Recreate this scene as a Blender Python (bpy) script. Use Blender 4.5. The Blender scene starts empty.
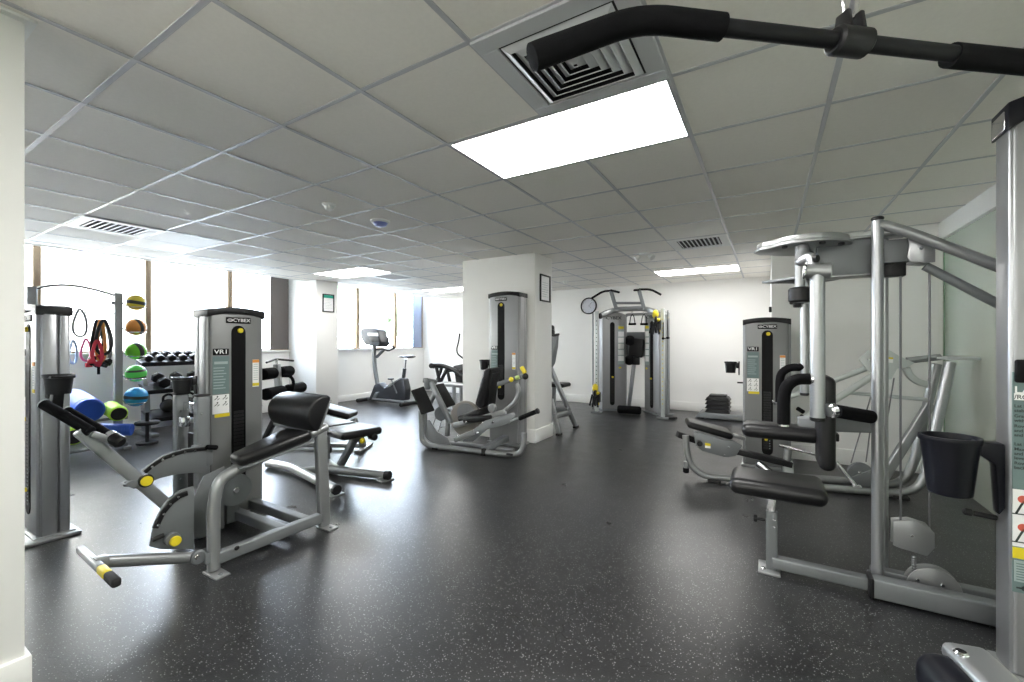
import bpy, bmesh, math, random
from mathutils import Vector, Matrix
random.seed(4)
C = bpy.context.scene
COL = C.collection
V = Vector
PI = math.pi
# ------------------------------------------------------------------ camera
F_PX, YAW, CX, CY, EYE = 427.0, math.radians(30.9), 512.0, 342.5, 1.255
CEIL = 2.378
cam_data = bpy.data.cameras.new('camera'); cam = bpy.data.objects.new('camera', cam_data); COL.objects.link(cam)
cam.location = (0, 0, EYE); cam.rotation_euler = (PI / 2, 0, YAW)
cam_data.sensor_width = 36; cam_data.lens = F_PX / 1024 * 36; cam_data.shift_y = 1.5 / 1024
cam_data.clip_start = .02
C.camera = cam
# ------------------------------------------------------------------ sky
w = bpy.data.worlds.new('daylight'); C.world = w; w.use_nodes = True
nt = w.node_tree; nt.nodes.clear()
wo = nt.nodes.new('ShaderNodeOutputWorld'); bg = nt.nodes.new('ShaderNodeBackground')
bg.inputs[0].default_value = (.74, .84, 1.0, 1); bg.inputs[1].default_value = 10.5
nt.links.new(bg.outputs[0], wo.inputs[0])
# ------------------------------------------------------------------ exposure
LIGHT_PANEL = 11.0          # strength of the lit ceiling panels
vs = C.view_settings
C.display_settings.display_device = 'sRGB'
vs.view_transform = 'Standard'; vs.look = 'None'; vs.gamma = 1; vs.use_curve_mapping = False
vs.exposure = 1.68
C.cycles.use_denoising = True
C.cycles.max_bounces = 10; C.cycles.diffuse_bounces = 6; C.cycles.glossy_bounces = 4
C.cycles.transparent_max_bounces = 12
C.cycles.caustics_reflective = False; C.cycles.caustics_refractive = False
C.cycles.sample_clamp_indirect = 8.0

# ------------------------------------------------------------------ measuring: a photo point seen on a real plane
_s, _c = math.sin(YAW), math.cos(YAW)
def ray(u, v):
    a = (u - CX) / F_PX
    return V((-_s + _c * a, _c + _s * a, (CY - v) / F_PX))
EYEP = V((0, 0, EYE))
def PX(u, v, X): r = ray(u, v); return EYEP + r * (X / r.x)
def PY(u, v, Y): r = ray(u, v); return EYEP + r * (Y / r.y)
def PZ(u, v, Z): r = ray(u, v); return EYEP + r * ((Z - EYE) / r.z)
def PV(u, v, a, n): r = ray(u, v); return EYEP + r * ((V(a) - EYEP).dot(n) / r.dot(n))

# ------------------------------------------------------------------ materials
def mat(name, col, rough=.5, metal=0., coat=0., spec=.5, noise=0., nscale=30., bump=0., bscale=200., emit=None, estr=0.):
    m = bpy.data.materials.new(name); m.use_nodes = True
    n = m.node_tree.nodes; L = m.node_tree.links; b = n['Principled BSDF']
    b.inputs['Base Color'].default_value = (*col, 1); b.inputs['Roughness'].default_value = rough
    b.inputs['Metallic'].default_value = metal; b.inputs['Coat Weight'].default_value = coat
    b.inputs['Specular IOR Level'].default_value = spec
    if emit: b.inputs['Emission Color'].default_value = (*emit, 1); b.inputs['Emission Strength'].default_value = estr
    tc = n.new('ShaderNodeTexCoord')
    if noise:
        t = n.new('ShaderNodeTexNoise'); t.inputs['Scale'].default_value = nscale
        L.new(tc.outputs['Object'], t.inputs['Vector'])
        mr = n.new('ShaderNodeMapRange'); mr.inputs[3].default_value = 1 - noise; mr.inputs[4].default_value = 1 + noise
        L.new(t.outputs[0], mr.inputs[0])
        mx = n.new('ShaderNodeMix'); mx.data_type = 'RGBA'; mx.blend_type = 'MULTIPLY'; mx.inputs[0].default_value = 1
        mx.inputs[6].default_value = (*col, 1); L.new(mr.outputs[0], mx.inputs[7]); L.new(mx.outputs[2], b.inputs['Base Color'])
    if bump:
        t = n.new('ShaderNodeTexNoise'); t.inputs['Scale'].default_value = bscale
        L.new(tc.outputs['Object'], t.inputs['Vector'])
        bp = n.new('ShaderNodeBump'); bp.inputs['Strength'].default_value = bump; bp.inputs['Distance'].default_value = .002
        L.new(t.outputs[0], bp.inputs['Height']); L.new(bp.outputs[0], b.inputs['Normal'])
    return m
SILVER = mat('silver_paint', (.33, .34, .345), .34, .65, noise=.05, nscale=12)
BRIGHT = mat('bright_silver', (.39, .4, .415), .32, .8, noise=.04, nscale=12)
CHROME = mat('chrome', (.78, .78, .8), .15, 1, noise=.03)
SHROUD = mat('shroud_grey', (.20, .205, .205), .42, .25, noise=.05, nscale=8)
SHROUDL = mat('shroud_light_grey', (.30, .305, .31), .4, .4, noise=.04, nscale=8)
STEEL = mat('grey_steel', (.2, .212, .222), .48, .45, noise=.05, nscale=10)
PLATE = mat('pale_steel_plate', (.58, .61, .6), .42, .4, noise=.04)
VINYL = mat('black_vinyl', (.008, .008, .009), .36, 0, spec=.35, noise=.1, bump=.15, bscale=300)
FOAM = mat('black_foam', (.005, .005, .006), .85, 0, spec=.12, bump=.3, bscale=400)
PLASTIC = mat('black_plastic', (.009, .009, .01), .42, 0, spec=.35, noise=.08)
NAVY = mat('navy_plastic', (.0035, .004, .0075), .38, 0, spec=.25, noise=.08)
SLOT = mat('black_slot', (.003, .003, .0035), .5, 0, spec=.15, noise=.05)
RUBBERB = mat('black_rubber', (.01, .01, .01), .8, 0, bump=.3)
YELLOW = mat('yellow', (.75, .6, .02), .45, 0, noise=.05)
WHITE = mat('white_print', (.85, .85, .85), .5, noise=.03)
ORANGE = mat('orange_print', (.75, .3, .06), .5, noise=.05)
TEAL = mat('teal_placard', (.14, .20, .20), .5, noise=.04)
TEALD = mat('placard_print', (.34, .41, .41), .5, noise=.03)
INK = mat('dark_ink', (.02, .03, .03), .5, noise=.03)
REDP = mat('red_print', (.7, .12, .08), .5, noise=.03)
GREENP = mat('green_print', (.02, .35, .24), .5, noise=.03)
WALLM = mat('white_wall_paint', (.84, .835, .815), .6, noise=.02, nscale=3, bump=.05, bscale=120)
TRIMM = mat('white_trim_paint', (.8, .8, .78), .4, noise=.02)
TILEM = mat('ceiling_tile', (.87, .84, .79), .75, noise=.04, nscale=60, bump=.25, bscale=500)
GRIDM = mat('ceiling_grid_metal', (.5, .5, .53), .35, .1, noise=.03)
VENTM = mat('vent_metal', (.62, .63, .65), .4, .2, noise=.03)
DUCT = mat('duct_dark', (.015, .015, .017), .8, noise=.1)
WOODF = mat('bronze_window_frame', (.27, .2, .13), .45, .2, noise=.12, nscale=20)
LAMP = mat('lit_diffuser', (.9, .9, .9), .5, emit=(1, .985, .95), estr=LIGHT_PANEL)
LAMPF = mat('lit_diffuser_far', (.9, .9, .9), .5, emit=(1, .985, .95), estr=LIGHT_PANEL * .5)
LAMPOFF = mat('unlit_diffuser', (.86, .84, .79), .5, noise=.02)
BLUEG = mat('blue_grey_blind', (.3, .36, .5), .6, noise=.05)
DARKB = mat('dark_grey_blind', (.12, .105, .1), .6, noise=.06)
CABLE = mat('grey_cable', (.16, .16, .17), .4, .3, noise=.05)
RED = mat('red_strap', (.6, .03, .06), .6, noise=.06); PINK = mat('pink_band', (.85, .2, .42), .5, noise=.05)
PALEB = mat('pale_blue_band', (.45, .6, .9), .5, noise=.05); GREYB = mat('grey_band', (.16, .17, .18), .6, noise=.06)
BLUE = mat('blue_foam', (.02, .1, .62), .45, noise=.08); LIME = mat('lime_foam', (.42, .72, .03), .5, noise=.08)
BLUEL = mat('blue_mat', (.02, .08, .45), .5, noise=.08)
BIKED = mat('bike_charcoal', (.03, .034, .042), .4, noise=.06)
TAN = mat('cast_plate', (.36, .34, .31), .4, .3, noise=.08)
MIRROR = mat('clock_face', (.6, .62, .68), .3, noise=.01)  # shade painted into the clock's white face as bluish grey
FOLIAGE = mat('foliage', (.40, .50, .32), .7, noise=.4, nscale=6)
RENDERM = mat('cream_render', (.7, .62, .5), .8, noise=.05, nscale=2)
GREYPAVE = mat('pale_paving', (.25, .25, .24), .8, noise=.08, nscale=3)

def glass_mat():
    m = bpy.data.materials.new('window_glass'); m.use_nodes = True
    n = m.node_tree.nodes; L = m.node_tree.links; n.clear()
    o = n.new('ShaderNodeOutputMaterial'); mx = n.new('ShaderNodeMixShader'); t = n.new('ShaderNodeBsdfTransparent')
    g = n.new('ShaderNodeBsdfGlossy'); g.inputs['Roughness'].default_value = .02
    lw = n.new('ShaderNodeLayerWeight'); lw.inputs[0].default_value = .5
    pw = n.new('ShaderNodeMath'); pw.operation = 'POWER'; pw.inputs[1].default_value = 4; L.new(lw.outputs['Facing'], pw.inputs[0])
    fr = n.new('ShaderNodeMath'); fr.operation = 'MULTIPLY_ADD'; fr.inputs[1].default_value = .5; fr.inputs[2].default_value = .03; L.new(pw.outputs[0], fr.inputs[0])
    t.inputs[0].default_value = (.96, .97, .97, 1)
    L.new(fr.outputs[0], mx.inputs[0]); L.new(t.outputs[0], mx.inputs[1]); L.new(g.outputs[0], mx.inputs[2]); L.new(mx.outputs[0], o.inputs[0])
    return m
GLASS = glass_mat()
def frosted():
    m = mat('green_back_painted_glass', (.64, .70, .60), .16, 0, coat=.3, noise=.02, nscale=2)
    return m
FROST = frosted(); FROSTE = mat('green_glass_edge', (.1, .22, .12), .2, noise=.05)

def floor_mat():
    m = bpy.data.materials.new('speckled_rubber_floor'); m.use_nodes = True
    n = m.node_tree.nodes; L = m.node_tree.links; b = n['Principled BSDF']
    tc = n.new('ShaderNodeTexCoord')
    def math_(op, a, bb=None, c=None):
        k = n.new('ShaderNodeMath'); k.operation = op
        for i, x in enumerate((a, bb, c)):
            if x is None: continue
            if isinstance(x, (int, float)): k.inputs[i].default_value = x
            else: L.new(x, k.inputs[i])
        return k.outputs[0]
    vo = n.new('ShaderNodeTexVoronoi'); vo.inputs['Scale'].default_value = 135; L.new(tc.outputs['Object'], vo.inputs['Vector'])
    sep = n.new('ShaderNodeSeparateColor'); L.new(vo.outputs['Color'], sep.inputs[0])
    near = math_('LESS_THAN', vo.outputs['Distance'], math_('MULTIPLY', sep.outputs[1], .34))
    some = math_('GREATER_THAN', sep.outputs[0], .4)
    fleck = math_('MULTIPLY', near, some)
    xyz = n.new('ShaderNodeSeparateXYZ'); L.new(tc.outputs['Object'], xyz.inputs[0])
    def joint(a, bq, off):
        wob = math_('MULTIPLY', math_('SINE', math_('MULTIPLY', bq, 2 * PI / .075)), .009)
        f = math_('FRACT', math_('DIVIDE', math_('ADD', math_('SUBTRACT', a, off), wob), .58))
        d = math_('MINIMUM', f, math_('SUBTRACT', 1., f))
        return math_('LESS_THAN', d, .006)
    j = math_('MAXIMUM', joint(xyz.outputs[0], xyz.outputs[1], -.19), joint(xyz.outputs[1], xyz.outputs[0], 2.26))
    t = n.new('ShaderNodeTexNoise'); t.inputs['Scale'].default_value = 2.2; t.inputs['Detail'].default_value = 6; L.new(tc.outputs['Object'], t.inputs['Vector'])
    r1 = n.new('ShaderNodeMapRange'); r1.inputs[3].default_value = .7; r1.inputs[4].default_value = 1.3; L.new(t.outputs[0], r1.inputs[0])
    base = n.new('ShaderNodeMix'); base.data_type = 'RGBA'; base.inputs[6].default_value = (.0165, .017, .0185, 1); base.inputs[7].default_value = (.26, .265, .265, 1)
    L.new(fleck, base.inputs[0])
    mj = n.new('ShaderNodeMix'); mj.data_type = 'RGBA'; L.new(math_('MULTIPLY', j, .85), mj.inputs[0]); L.new(base.outputs[2], mj.inputs[6]); mj.inputs[7].default_value = (.006, .006, .006, 1)
    mm = n.new('ShaderNodeMix'); mm.data_type = 'RGBA'; mm.blend_type = 'MULTIPLY'; mm.inputs[0].default_value = 1; L.new(mj.outputs[2], mm.inputs[6]); L.new(r1.outputs[0], mm.inputs[7])
    L.new(mm.outputs[2], b.inputs['Base Color'])
    t2 = n.new('ShaderNodeTexNoise'); t2.inputs['Scale'].default_value = 5; t2.inputs['Detail'].default_value = 5; L.new(tc.outputs['Object'], t2.inputs['Vector'])
    r2 = n.new('ShaderNodeMapRange'); r2.inputs[3].default_value = .24; r2.inputs[4].default_value = .36; L.new(t2.outputs[0], r2.inputs[0])
    L.new(r2.outputs[0], b.inputs['Roughness']); b.inputs['Specular IOR Level'].default_value = .6
    t3 = n.new('ShaderNodeTexNoise'); t3.inputs['Scale'].default_value = 160; L.new(tc.outputs['Object'], t3.inputs['Vector'])
    bp = n.new('ShaderNodeBump'); bp.inputs['Strength'].default_value = .25; bp.inputs['Distance'].default_value = .002
    L.new(math_('SUBTRACT', t3.outputs[0], math_('MULTIPLY', j, 2.)), bp.inputs['Height']); L.new(bp.outputs[0], b.inputs['Normal'])
    return m
FLOORM = floor_mat()

# ------------------------------------------------------------------ mesh building
def axes_from(xd, zd=None):
    x = V(xd).normalized(); z = V(zd if zd is not None else (0, 0, 1))
    y = z.cross(x)
    if y.length < 1e-5: y = V((0, 1, 0)).cross(x)
    y.normalize(); z = x.cross(y).normalized()
    return Matrix((x, y, z)).transposed()
class MB:
    def __init__(s, M=None): s.bm = bmesh.new(); s.M = M or Matrix.Identity(4)
    def _merge(s, t, bev=0, seg=2, ang=.5):
        if bev > 0:
            bmesh.ops.recalc_face_normals(t, faces=t.faces)
            ed = [e for e in t.edges if len(e.link_faces) == 2 and e.calc_face_angle(0) > ang]
            if ed: bmesh.ops.bevel(t, geom=ed, offset=bev, offset_type='OFFSET', segments=seg, profile=.5, affect='EDGES', clamp_overlap=True)
        bmesh.ops.recalc_face_normals(t, faces=t.faces)
        t.verts.index_update(); m = [s.bm.verts.new(s.M @ v.co) for v in t.verts]
        for f in t.faces:
            try: s.bm.faces.new([m[v.index] for v in f.verts])
            except ValueError: pass
        t.free(); return s
    def box(s, c, size, ax=None, bev=.004, seg=2):
        t = bmesh.new(); h = V(size) / 2; ax = ax or Matrix.Identity(3); c = V(c)
        vs_ = [t.verts.new(c + ax @ V((sx * h.x, sy * h.y, sz * h.z))) for sz in (-1, 1) for sy in (-1, 1) for sx in (-1, 1)]
        for f in ((0, 1, 3, 2), (4, 5, 7, 6), (0, 1, 5, 4), (2, 3, 7, 6), (0, 2, 6, 4), (1, 3, 7, 5)): t.faces.new([vs_[i] for i in f])
        return s._merge(t, min(bev, min(size) * .49), seg)
    def b2(s, a, b, bev=.004, seg=2):      # box from two corners
        a, b = V(a), V(b); return s.box((a + b) / 2, [abs(x) for x in (b - a)], None, bev, seg)
    def bar(s, a, b, w_, h_, up=(0, 0, 1), bev=.005, seg=2):
        a, b = V(a), V(b); return s.box((a + b) / 2, ((b - a).length, w_, h_), axes_from(b - a, up), bev, seg)
    def prism(s, pts, th, bev=.003, seg=2, ang=.5):   # planar outline thickened by vector th (centred)
        t = bmesh.new(); th = V(th); pts = [V(p) for p in pts]
        A = [t.verts.new(p - th / 2) for p in pts]; B = [t.verts.new(p + th / 2) for p in pts]; n = len(pts)
        t.faces.new(A); t.faces.new(B[::-1])
        for i in range(n): t.faces.new((A[i], A[(i + 1) % n], B[(i + 1) % n], B[i]))
        return s._merge(t, bev, seg, ang)
    def sweep(s, pts, sec, closed=False, up=None, caps=True, radii=None):
        pts = [V(p) for p in pts]; n = len(pts); t = bmesh.new(); rings = []
        tang = []
        for i in range(n):
            a = pts[i - 1] if (i > 0 or closed) else pts[i]; b = pts[(i + 1) % n] if (i < n - 1 or closed) else pts[i]
            tang.append((b - a).normalized())
        nrm = None
        for i in range(n):
            T = tang[i]
            if up is not None: N = V(up) - T * V(up).dot(T)
            elif nrm is None: N = (V((0, 0, 1)) if abs(T.z) < .9 else V((1, 0, 0))); N = N - T * N.dot(T)
            else: N = nrm - T * nrm.dot(T)
            N.normalize(); nrm = N; B = T.cross(N); k = radii[i] if radii else 1
            rings.append([t.verts.new(pts[i] + (B * x + N * y) * k) for x, y in sec])
        m = len(sec); rng = range(n if closed else n - 1)
        for i in rng:
            a, b = rings[i], rings[(i + 1) % n]
            for j in range(m): t.faces.new((a[j], a[(j + 1) % m], b[(j + 1) % m], b[j]))
        if caps and not closed: t.faces.new(rings[0][::-1]); t.faces.new(rings[-1])
        return s._merge(t)
    def tube(s, pts, r, fil=0, seg=12, closed=False, radii=None):
        sec = [(math.cos(2 * PI * i / seg) * r, math.sin(2 * PI * i / seg) * r) for i in range(seg)]
        return s.sweep(fillet(pts, fil) if fil else pts, sec, closed, radii=radii)
    def rtube(s, pts, w_, h_, fil=0, up=(0, 0, 1), rad=.012):
        sec = rrect(w_, h_, rad, 3)
        return s.sweep(fillet(pts, fil) if fil else pts, sec, up=up)
    def lathe(s, prof, c, ax=(0, 0, 1), seg=24, caps=True):
        t = bmesh.new(); R = axes_from(ax, (0, 0, 1) if abs(V(ax).normalized().z) < .9 else (1, 0, 0)); c = V(c); rings = []
        for r, z in prof:
            if r < 1e-6: rings.append([t.verts.new(c + R @ V((z, 0, 0)))])
            else: rings.append([t.verts.new(c + R @ V((z, r * math.cos(2 * PI * i / seg), r * math.sin(2 * PI * i / seg)))) for i in range(seg)])
        for a, b in zip(rings, rings[1:]):
            for i in range(seg):
                q = [a[i % len(a)], a[(i + 1) % len(a)], b[(i + 1) % len(b)], b[i % len(b)]]
                u = []; [u.append(x) for x in q if x not in u]
                if len(u) > 2:
                    try: t.faces.new(u)
                    except ValueError: pass
        for r in (rings[0], rings[-1]):
            if caps and len(r) > 2:
                try: t.faces.new(r)
                except ValueError: pass
        return s._merge(t)
    def disc(s, c, r, th, ax, seg=28, bev=.003):
        return s.lathe([(0, -th / 2), (r - bev, -th / 2), (r, -th / 2 + bev), (r, th / 2 - bev), (r - bev, th / 2), (0, th / 2)], c, ax, seg)
    def rod(s, a, b, r, seg=12, bev=.002):
        a, b = V(a), V(b); return s.disc((a + b) / 2, r, (b - a).length, b - a, seg, min(bev, r * .4))
    def ell(s, c, rad, ax=None, seg=24, rings=14):
        t = bmesh.new(); bmesh.ops.create_uvsphere(t, u_segments=seg, v_segments=rings, radius=1)
        ax = ax or Matrix.Identity(3)
        for v in t.verts: v.co = V(c) + ax @ V((v.co.x * rad[0], v.co.y * rad[1], v.co.z * rad[2]))
        return s._merge(t)
    def raw(s, mesh, M):
        t = bmesh.new(); t.from_mesh(mesh); t.transform(M); return s._merge(t)
def rrect(w_, h_, r, k=3):
    r = min(r, w_ * .49, h_ * .49); o = []
    for cx, cy, a0 in ((w_ / 2 - r, h_ / 2 - r, 0), (-w_ / 2 + r, h_ / 2 - r, 90), (-w_ / 2 + r, -h_ / 2 + r, 180), (w_ / 2 - r, -h_ / 2 + r, 270)):
        for i in range(k + 1):
            a = math.radians(a0 + 90 * i / k); o.append((cx + r * math.cos(a), cy + r * math.sin(a)))
    return o
def fillet(pts, r, k=7):
    pts = [V(p) for p in pts]; out = [pts[0]]
    for i in range(1, len(pts) - 1):
        p, a, b = pts[i], pts[i - 1], pts[i + 1]; rr = r[i] if isinstance(r, (list, tuple)) else r
        da, db = (a - p), (b - p); l = min(rr, da.length * .49, db.length * .49)
        q0, q2 = p + da.normalized() * l, p + db.normalized() * l
        for j in range(k + 1):
            t = j / k; out.append(q0 * (1 - t) ** 2 + p * 2 * t * (1 - t) + q2 * t * t)
    out.append(pts[-1]); return out
OFF = {}
def mk(name, mb, m, parent=None, smooth=True):
    me = bpy.data.meshes.new(name)
    off = OFF.get(parent.name, V((0, 0, 0))) if parent else V((0, 0, 0))
    bmesh.ops.translate(mb.bm, verts=mb.bm.verts, vec=-off)
    mb.bm.to_mesh(me); mb.bm.free()
    if smooth:
        for p in me.polygons: p.use_smooth = True
        me.set_sharp_from_angle(angle=math.radians(32))
    me.materials.append(m)
    o = bpy.data.objects.new(name, me); COL.objects.link(o)
    if parent: o.parent = parent; OFF[o.name] = off
    return o
def tag(o, label, cat, group=None):
    o['label'] = label; o['category'] = cat
    if group: o['group'] = group
    return o
def thing(name, label, cat, loc, group=None):
    o = bpy.data.objects.new(name, None); COL.objects.link(o); o.location = loc; o.empty_display_size = .1
    OFF[o.name] = V(loc); return tag(o, label, cat, group)
def struct(name, mb, m, parent=None):
    o = mk(name, mb, m, parent)
    if not parent: o['kind'] = 'structure'
    return o
def solo(name, mb, m, label, cat, loc, group=None):     # a thing that is one mesh, its origin at its base
    e = V(loc); bmesh.ops.translate(mb.bm, verts=mb.bm.verts, vec=-e)
    o = mk(name, mb, m); o.location = e; OFF[o.name] = e; return tag(o, label, cat, group)
def dup(root, loc, label, group=None):
    r = root.copy(); COL.objects.link(r); r.location = loc; r['label'] = label
    if group: r['group'] = group
    for ch in list(root.children):
        c = ch.copy(); COL.objects.link(c); c.parent = r
        for g in list(ch.children):
            d = g.copy(); COL.objects.link(d); d.parent = c
    return r
def text(body, size, M, m, parent, wide=1.0, name='lettering', align='CENTER', ex=.0006):
    cu = bpy.data.curves.new('t', 'FONT'); cu.body = body; cu.size = size; cu.extrude = ex; cu.align_x = align; cu.align_y = 'CENTER'; cu.offset = size * .012
    o = bpy.data.objects.new('t', cu); COL.objects.link(o); bpy.context.view_layer.update()
    me = bpy.data.meshes.new_from_object(o.evaluated_get(bpy.context.evaluated_depsgraph_get()))
    bpy.data.objects.remove(o); mb = MB(); mb.raw(me, M @ Matrix.Diagonal((wide, 1, 1, 1))); bpy.data.meshes.remove(me)
    return mk(name, mb, m, parent, smooth=False)
def facing(c, xd, zd=(0, 0, 1)):       # matrix for lettering: x along xd, y along zd
    x = V(xd).normalized(); y = V(zd).normalized(); z = x.cross(y)
    M = Matrix((x, y, z)).transposed().to_4x4(); M.translation = V(c); return M
def stadium(x0, x1, z0, z1, k=8):
    r = (x1 - x0) / 2; cx = (x0 + x1) / 2; o = []
    for i in range(k + 1): a = PI * i / k; o.append((cx + r * math.cos(a), z1 - r + r * math.sin(a)))
    for i in range(k + 1): a = PI + PI * i / k; o.append((cx + r * math.cos(a), z0 + r + r * math.sin(a)))
    return o

# ================================================================== THE ROOM
XW, XP, YB, YA, XR, YS = -7.74, -7.2, 8.42, 5.53, 1.415, -2.6   # window wall, pelmet, back wall, near right wall, right glass, wall behind
struct('floor', MB().b2((XW - .3, YS - .2, -.06), (XR + .3, YB + .3, 0), 0), FLOORM)
b = MB(); b.b2((XP, YS - .2, CEIL), (XR + .3, YB + .3, CEIL + .06), 0); struct('ceiling', b, TILEM)
g = MB()
GX, GY = -1.555, .686
for i in range(-9, 5): g.b2((GX + .6 * i - .011, YS, CEIL - .004), (GX + .6 * i + .011, YB, CEIL + .01), .001, 1)
for j in range(-5, 13): g.b2((XP, GY + .6 * j - .011, CEIL - .003), (XR, GY + .6 * j + .011, CEIL + .01), .001, 1)
struct('trim_1', g, GRIDM)
b = MB(); b.b2((XW - .3, YS - .2, 2.66), (XP + .02, YB + .3, 2.72), 0); struct('ceiling_pocket', b, WALLM)
b = MB(); b.b2((XP - .02, YS, CEIL - .01), (XP + .012, 8.1, CEIL + .29), .002); struct('trim_2', b, TRIMM)
# window wall with its two window bands
b = MB(); b.b2((XW - .2, YS - .2, 0), (XW, YB + .3, 1.10), 0)
b.b2((XW - .2, YS - .2, 2.60), (XW, YB + .3, 2.70), 0)
b.b2((XW - .2, 4.86, 1.0), (XW, 5.28, 2.65), 0)
b.b2((XW - .2, 8.60, 1.0), (XW, YB + .3, 2.65), 0)
struct('wall_left', b, WALLM)
def window(n, ys, y0, y1):
    f = MB(); z0, z1 = 1.12, 2.62
    for y in ys: f.b2((XW - .13, y - .035, z0), (XW - .03, y + .035, z1), .004)
    f.b2((XW - .13, y0, z0 - .03), (XW - .02, y1, z0 + .02), .004); f.b2((XW - .13, y0, z1 - .05), (XW - .03, y1, z1), .004)
    o = struct('window_%d' % n, f, WOODF)
    k = 0
    for a, c in zip(ys, ys[1:]):
        mk('pane', MB().b2((XW - .085, a, z0), (XW - .079, c, z1), 0), GLASS, o)
    s_ = MB(); s_.b2((XW - .14, y0, 1.085), (XW + .05, y1, 1.115), .004); mk('window_sill', s_, TRIMM, o)
    return o
window(1, [-2.4, -1.82, -.71, .41, 1.52, 2.63, 3.74, 4.85], -2.45, 4.87)
window(2, [5.25, 6.36, 7.48, 8.38], 5.23, 8.41)
b = MB(); b.b2((XW - .04, 4.41, 1.13), (XW - .015, 4.82, 2.58), .004); struct('trim_3', b, DARKB)
b = MB(); b.b2((XW - .04, 8.05, 1.13), (XW - .015, 8.36, 2.58), .004); struct('trim_4', b, BLUEG)
# walls
struct('wall_back', MB().b2((XW - .3, YB, 0), (.04, YB + .2, 2.70), 0), WALLM)
struct('wall_right', MB().b2((.04, YA, 0), (XR + .3, YB + .2, CEIL + .05), 0), WALLM)
struct('wall_front', MB().b2((XW - .3, YS - .2, 0), (XR + .3, YS, 2.70), 0), WALLM)
o = struct('window_3', MB().b2((XR, YS, 0), (XR + .05, YA + .02, CEIL - .16), .002), FROST)
mk('glass_edge', MB().b2((XR - .004, YA - .05, 0), (XR + .05, YA - .035, CEIL - .16), .001), FROSTE, o)
for y in (3.9, 2.2, .5): mk('glass_joint', MB().b2((XR - .001, y - .002, 0), (XR + .01, y + .002, CEIL - .16), 0), FROSTE, o)
struct('trim_5', MB().b2((XR - .03, YS, CEIL - .16), (XR + .1, YA, CEIL + .01), .004), TRIMM)
struct('wall_partition', MB().b2((-2.36, YS, 0), (-2.22, .405, CEIL + .02), .003), WALLM)
struct('baseboard_partition', MB().b2((-2.375, YS, 0), (-2.205, .42, .165), .006), TRIMM)
struct('trim_6', MB().b2((-2.37, YS, CEIL - .012), (-2.19, .43, CEIL - .001), .002), TRIMM)
struct('pillar', MB().b2((-3.62, 4.72, 0), (-2.49, 5.20, CEIL + .02), .003), WALLM)
struct('baseboard_pillar', MB().b2((-3.635, 4.705, 0), (-2.475, 5.215, .165), .006), TRIMM)
struct('pillar_window', MB().b2((XW - .1, 4.75, 0), (-6.92, 5.20, CEIL + .3), .003), WALLM)
struct('baseboard_back', MB().b2((XW, YB - .016, 0), (.04, YB, .16), .005), TRIMM)
struct('baseboard_right', MB().b2((.03, YA - .016, 0), (XR, YA, .16), .005), TRIMM)
b = MB(); b.b2((XW, YS, 0), (XW + .016, 4.75, .13), .005); b.b2((XW, 5.2, 0), (XW + .016, YB, .13), .005)
struct('baseboard_left', b, TRIMM)
# outside the windows
struct('ground_outside', MB().b2((-40, -30, -.6), (XW - .35, 40, -.5), 0), GREYPAVE)
b = MB(); b.b2((-19, -16, -.5), (-15, 5.4, 9), .02)
for y in range(-15, 5, 3):
    b.b2((-15.06, y, 2.2), (-14.98, y + 1.4, 3.8), .01)
tag(mk('building', b, RENDERM), 'pale cream building seen washed out through the left windows', 'building')
def tree(x, y, h, r, label):
    t = thing('tree', label, 'tree', (x, y, -.5), 'trees outside the far windows')
    mk('trunk', MB().tube([(x, y, -.5), (x + .1, y, h * .6)], .12), RENDERM, t)
    cr = MB()
    for k in range(26):
        a = random.uniform(0, 2 * PI); q = random.uniform(.2, 1) * r; z = h + random.uniform(-.6, .6) * r
        bm_ = bmesh.new(); bmesh.ops.create_icosphere(bm_, subdivisions=2, radius=random.uniform(.25, .45) * r)
        for v in bm_.verts: v.co = v.co * random.uniform(.8, 1.15) + V((x + q * math.cos(a), y + q * math.sin(a), z))
        cr._merge(bm_)
    mk('crown', cr, FOLIAGE, t)
tree(-15.5, 12.6, 3.4, 1.2, 'washed-out green tree outside, left pane of the far window')
tree(-15.0, 14.8, 2.2, 1.0, 'washed-out green tree outside, behind the exercise bike console')

# ================================================================== CEILING FITTINGS
def cell(i0, i1, j0, j1): return GX + .6 * i0, GX + .6 * i1, GY + .6 * j0, GY + .6 * j1
def panel(x0, x1, y0, y1, lit, label):
    t = thing('ceiling_light', label, 'ceiling light', ((x0 + x1) / 2, (y0 + y1) / 2, CEIL), 'recessed ceiling light panels')
    f = MB(); e = .018; zz = CEIL - .006
    for a, c in (((x0, y0), (x1, y0 + e)), ((x0, y1 - e), (x1, y1)), ((x0, y0 + e), (x0 + e, y1 - e)), ((x1 - e, y0 + e), (x1, y1 - e))):
        f.b2((*a, zz), (*c, CEIL + .02), .002, 1)
    mk('frame', f, GRIDM, t)
    mk('diffuser', MB().b2((x0 + e, y0 + e, CEIL - .004), (x1 - e, y1 - e, CEIL + .004), 0), (LAMPOFF, LAMP, LAMPF)[lit], t)
panel(*cell(0, 2, 2, 3), 1, 'large lit ceiling panel in the middle beside the square vent')
panel(GX, GX + 1.2, 6.92, 7.52, 2, 'lit ceiling panel above the functional trainer end of the room')
panel(*cell(-8, -6, 6, 7), 2, 'lit ceiling panel close to the poster column by the windows')
panel(-6.4, -5.2, 6.85, 7.45, 2, 'lit ceiling panel at the far left, half hidden by the pillar')
panel(*cell(-1, 1, -4, -3), 1, 'left one of two unseen lit panels added behind the camera to light the foreground')  # added out of view to brighten the foreground
panel(*cell(2, 4, -4, -3), 1, 'right one of two unseen lit panels added behind the camera to light the foreground')  # second added panel, unseen, lights the foreground and right-hand machines
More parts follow.
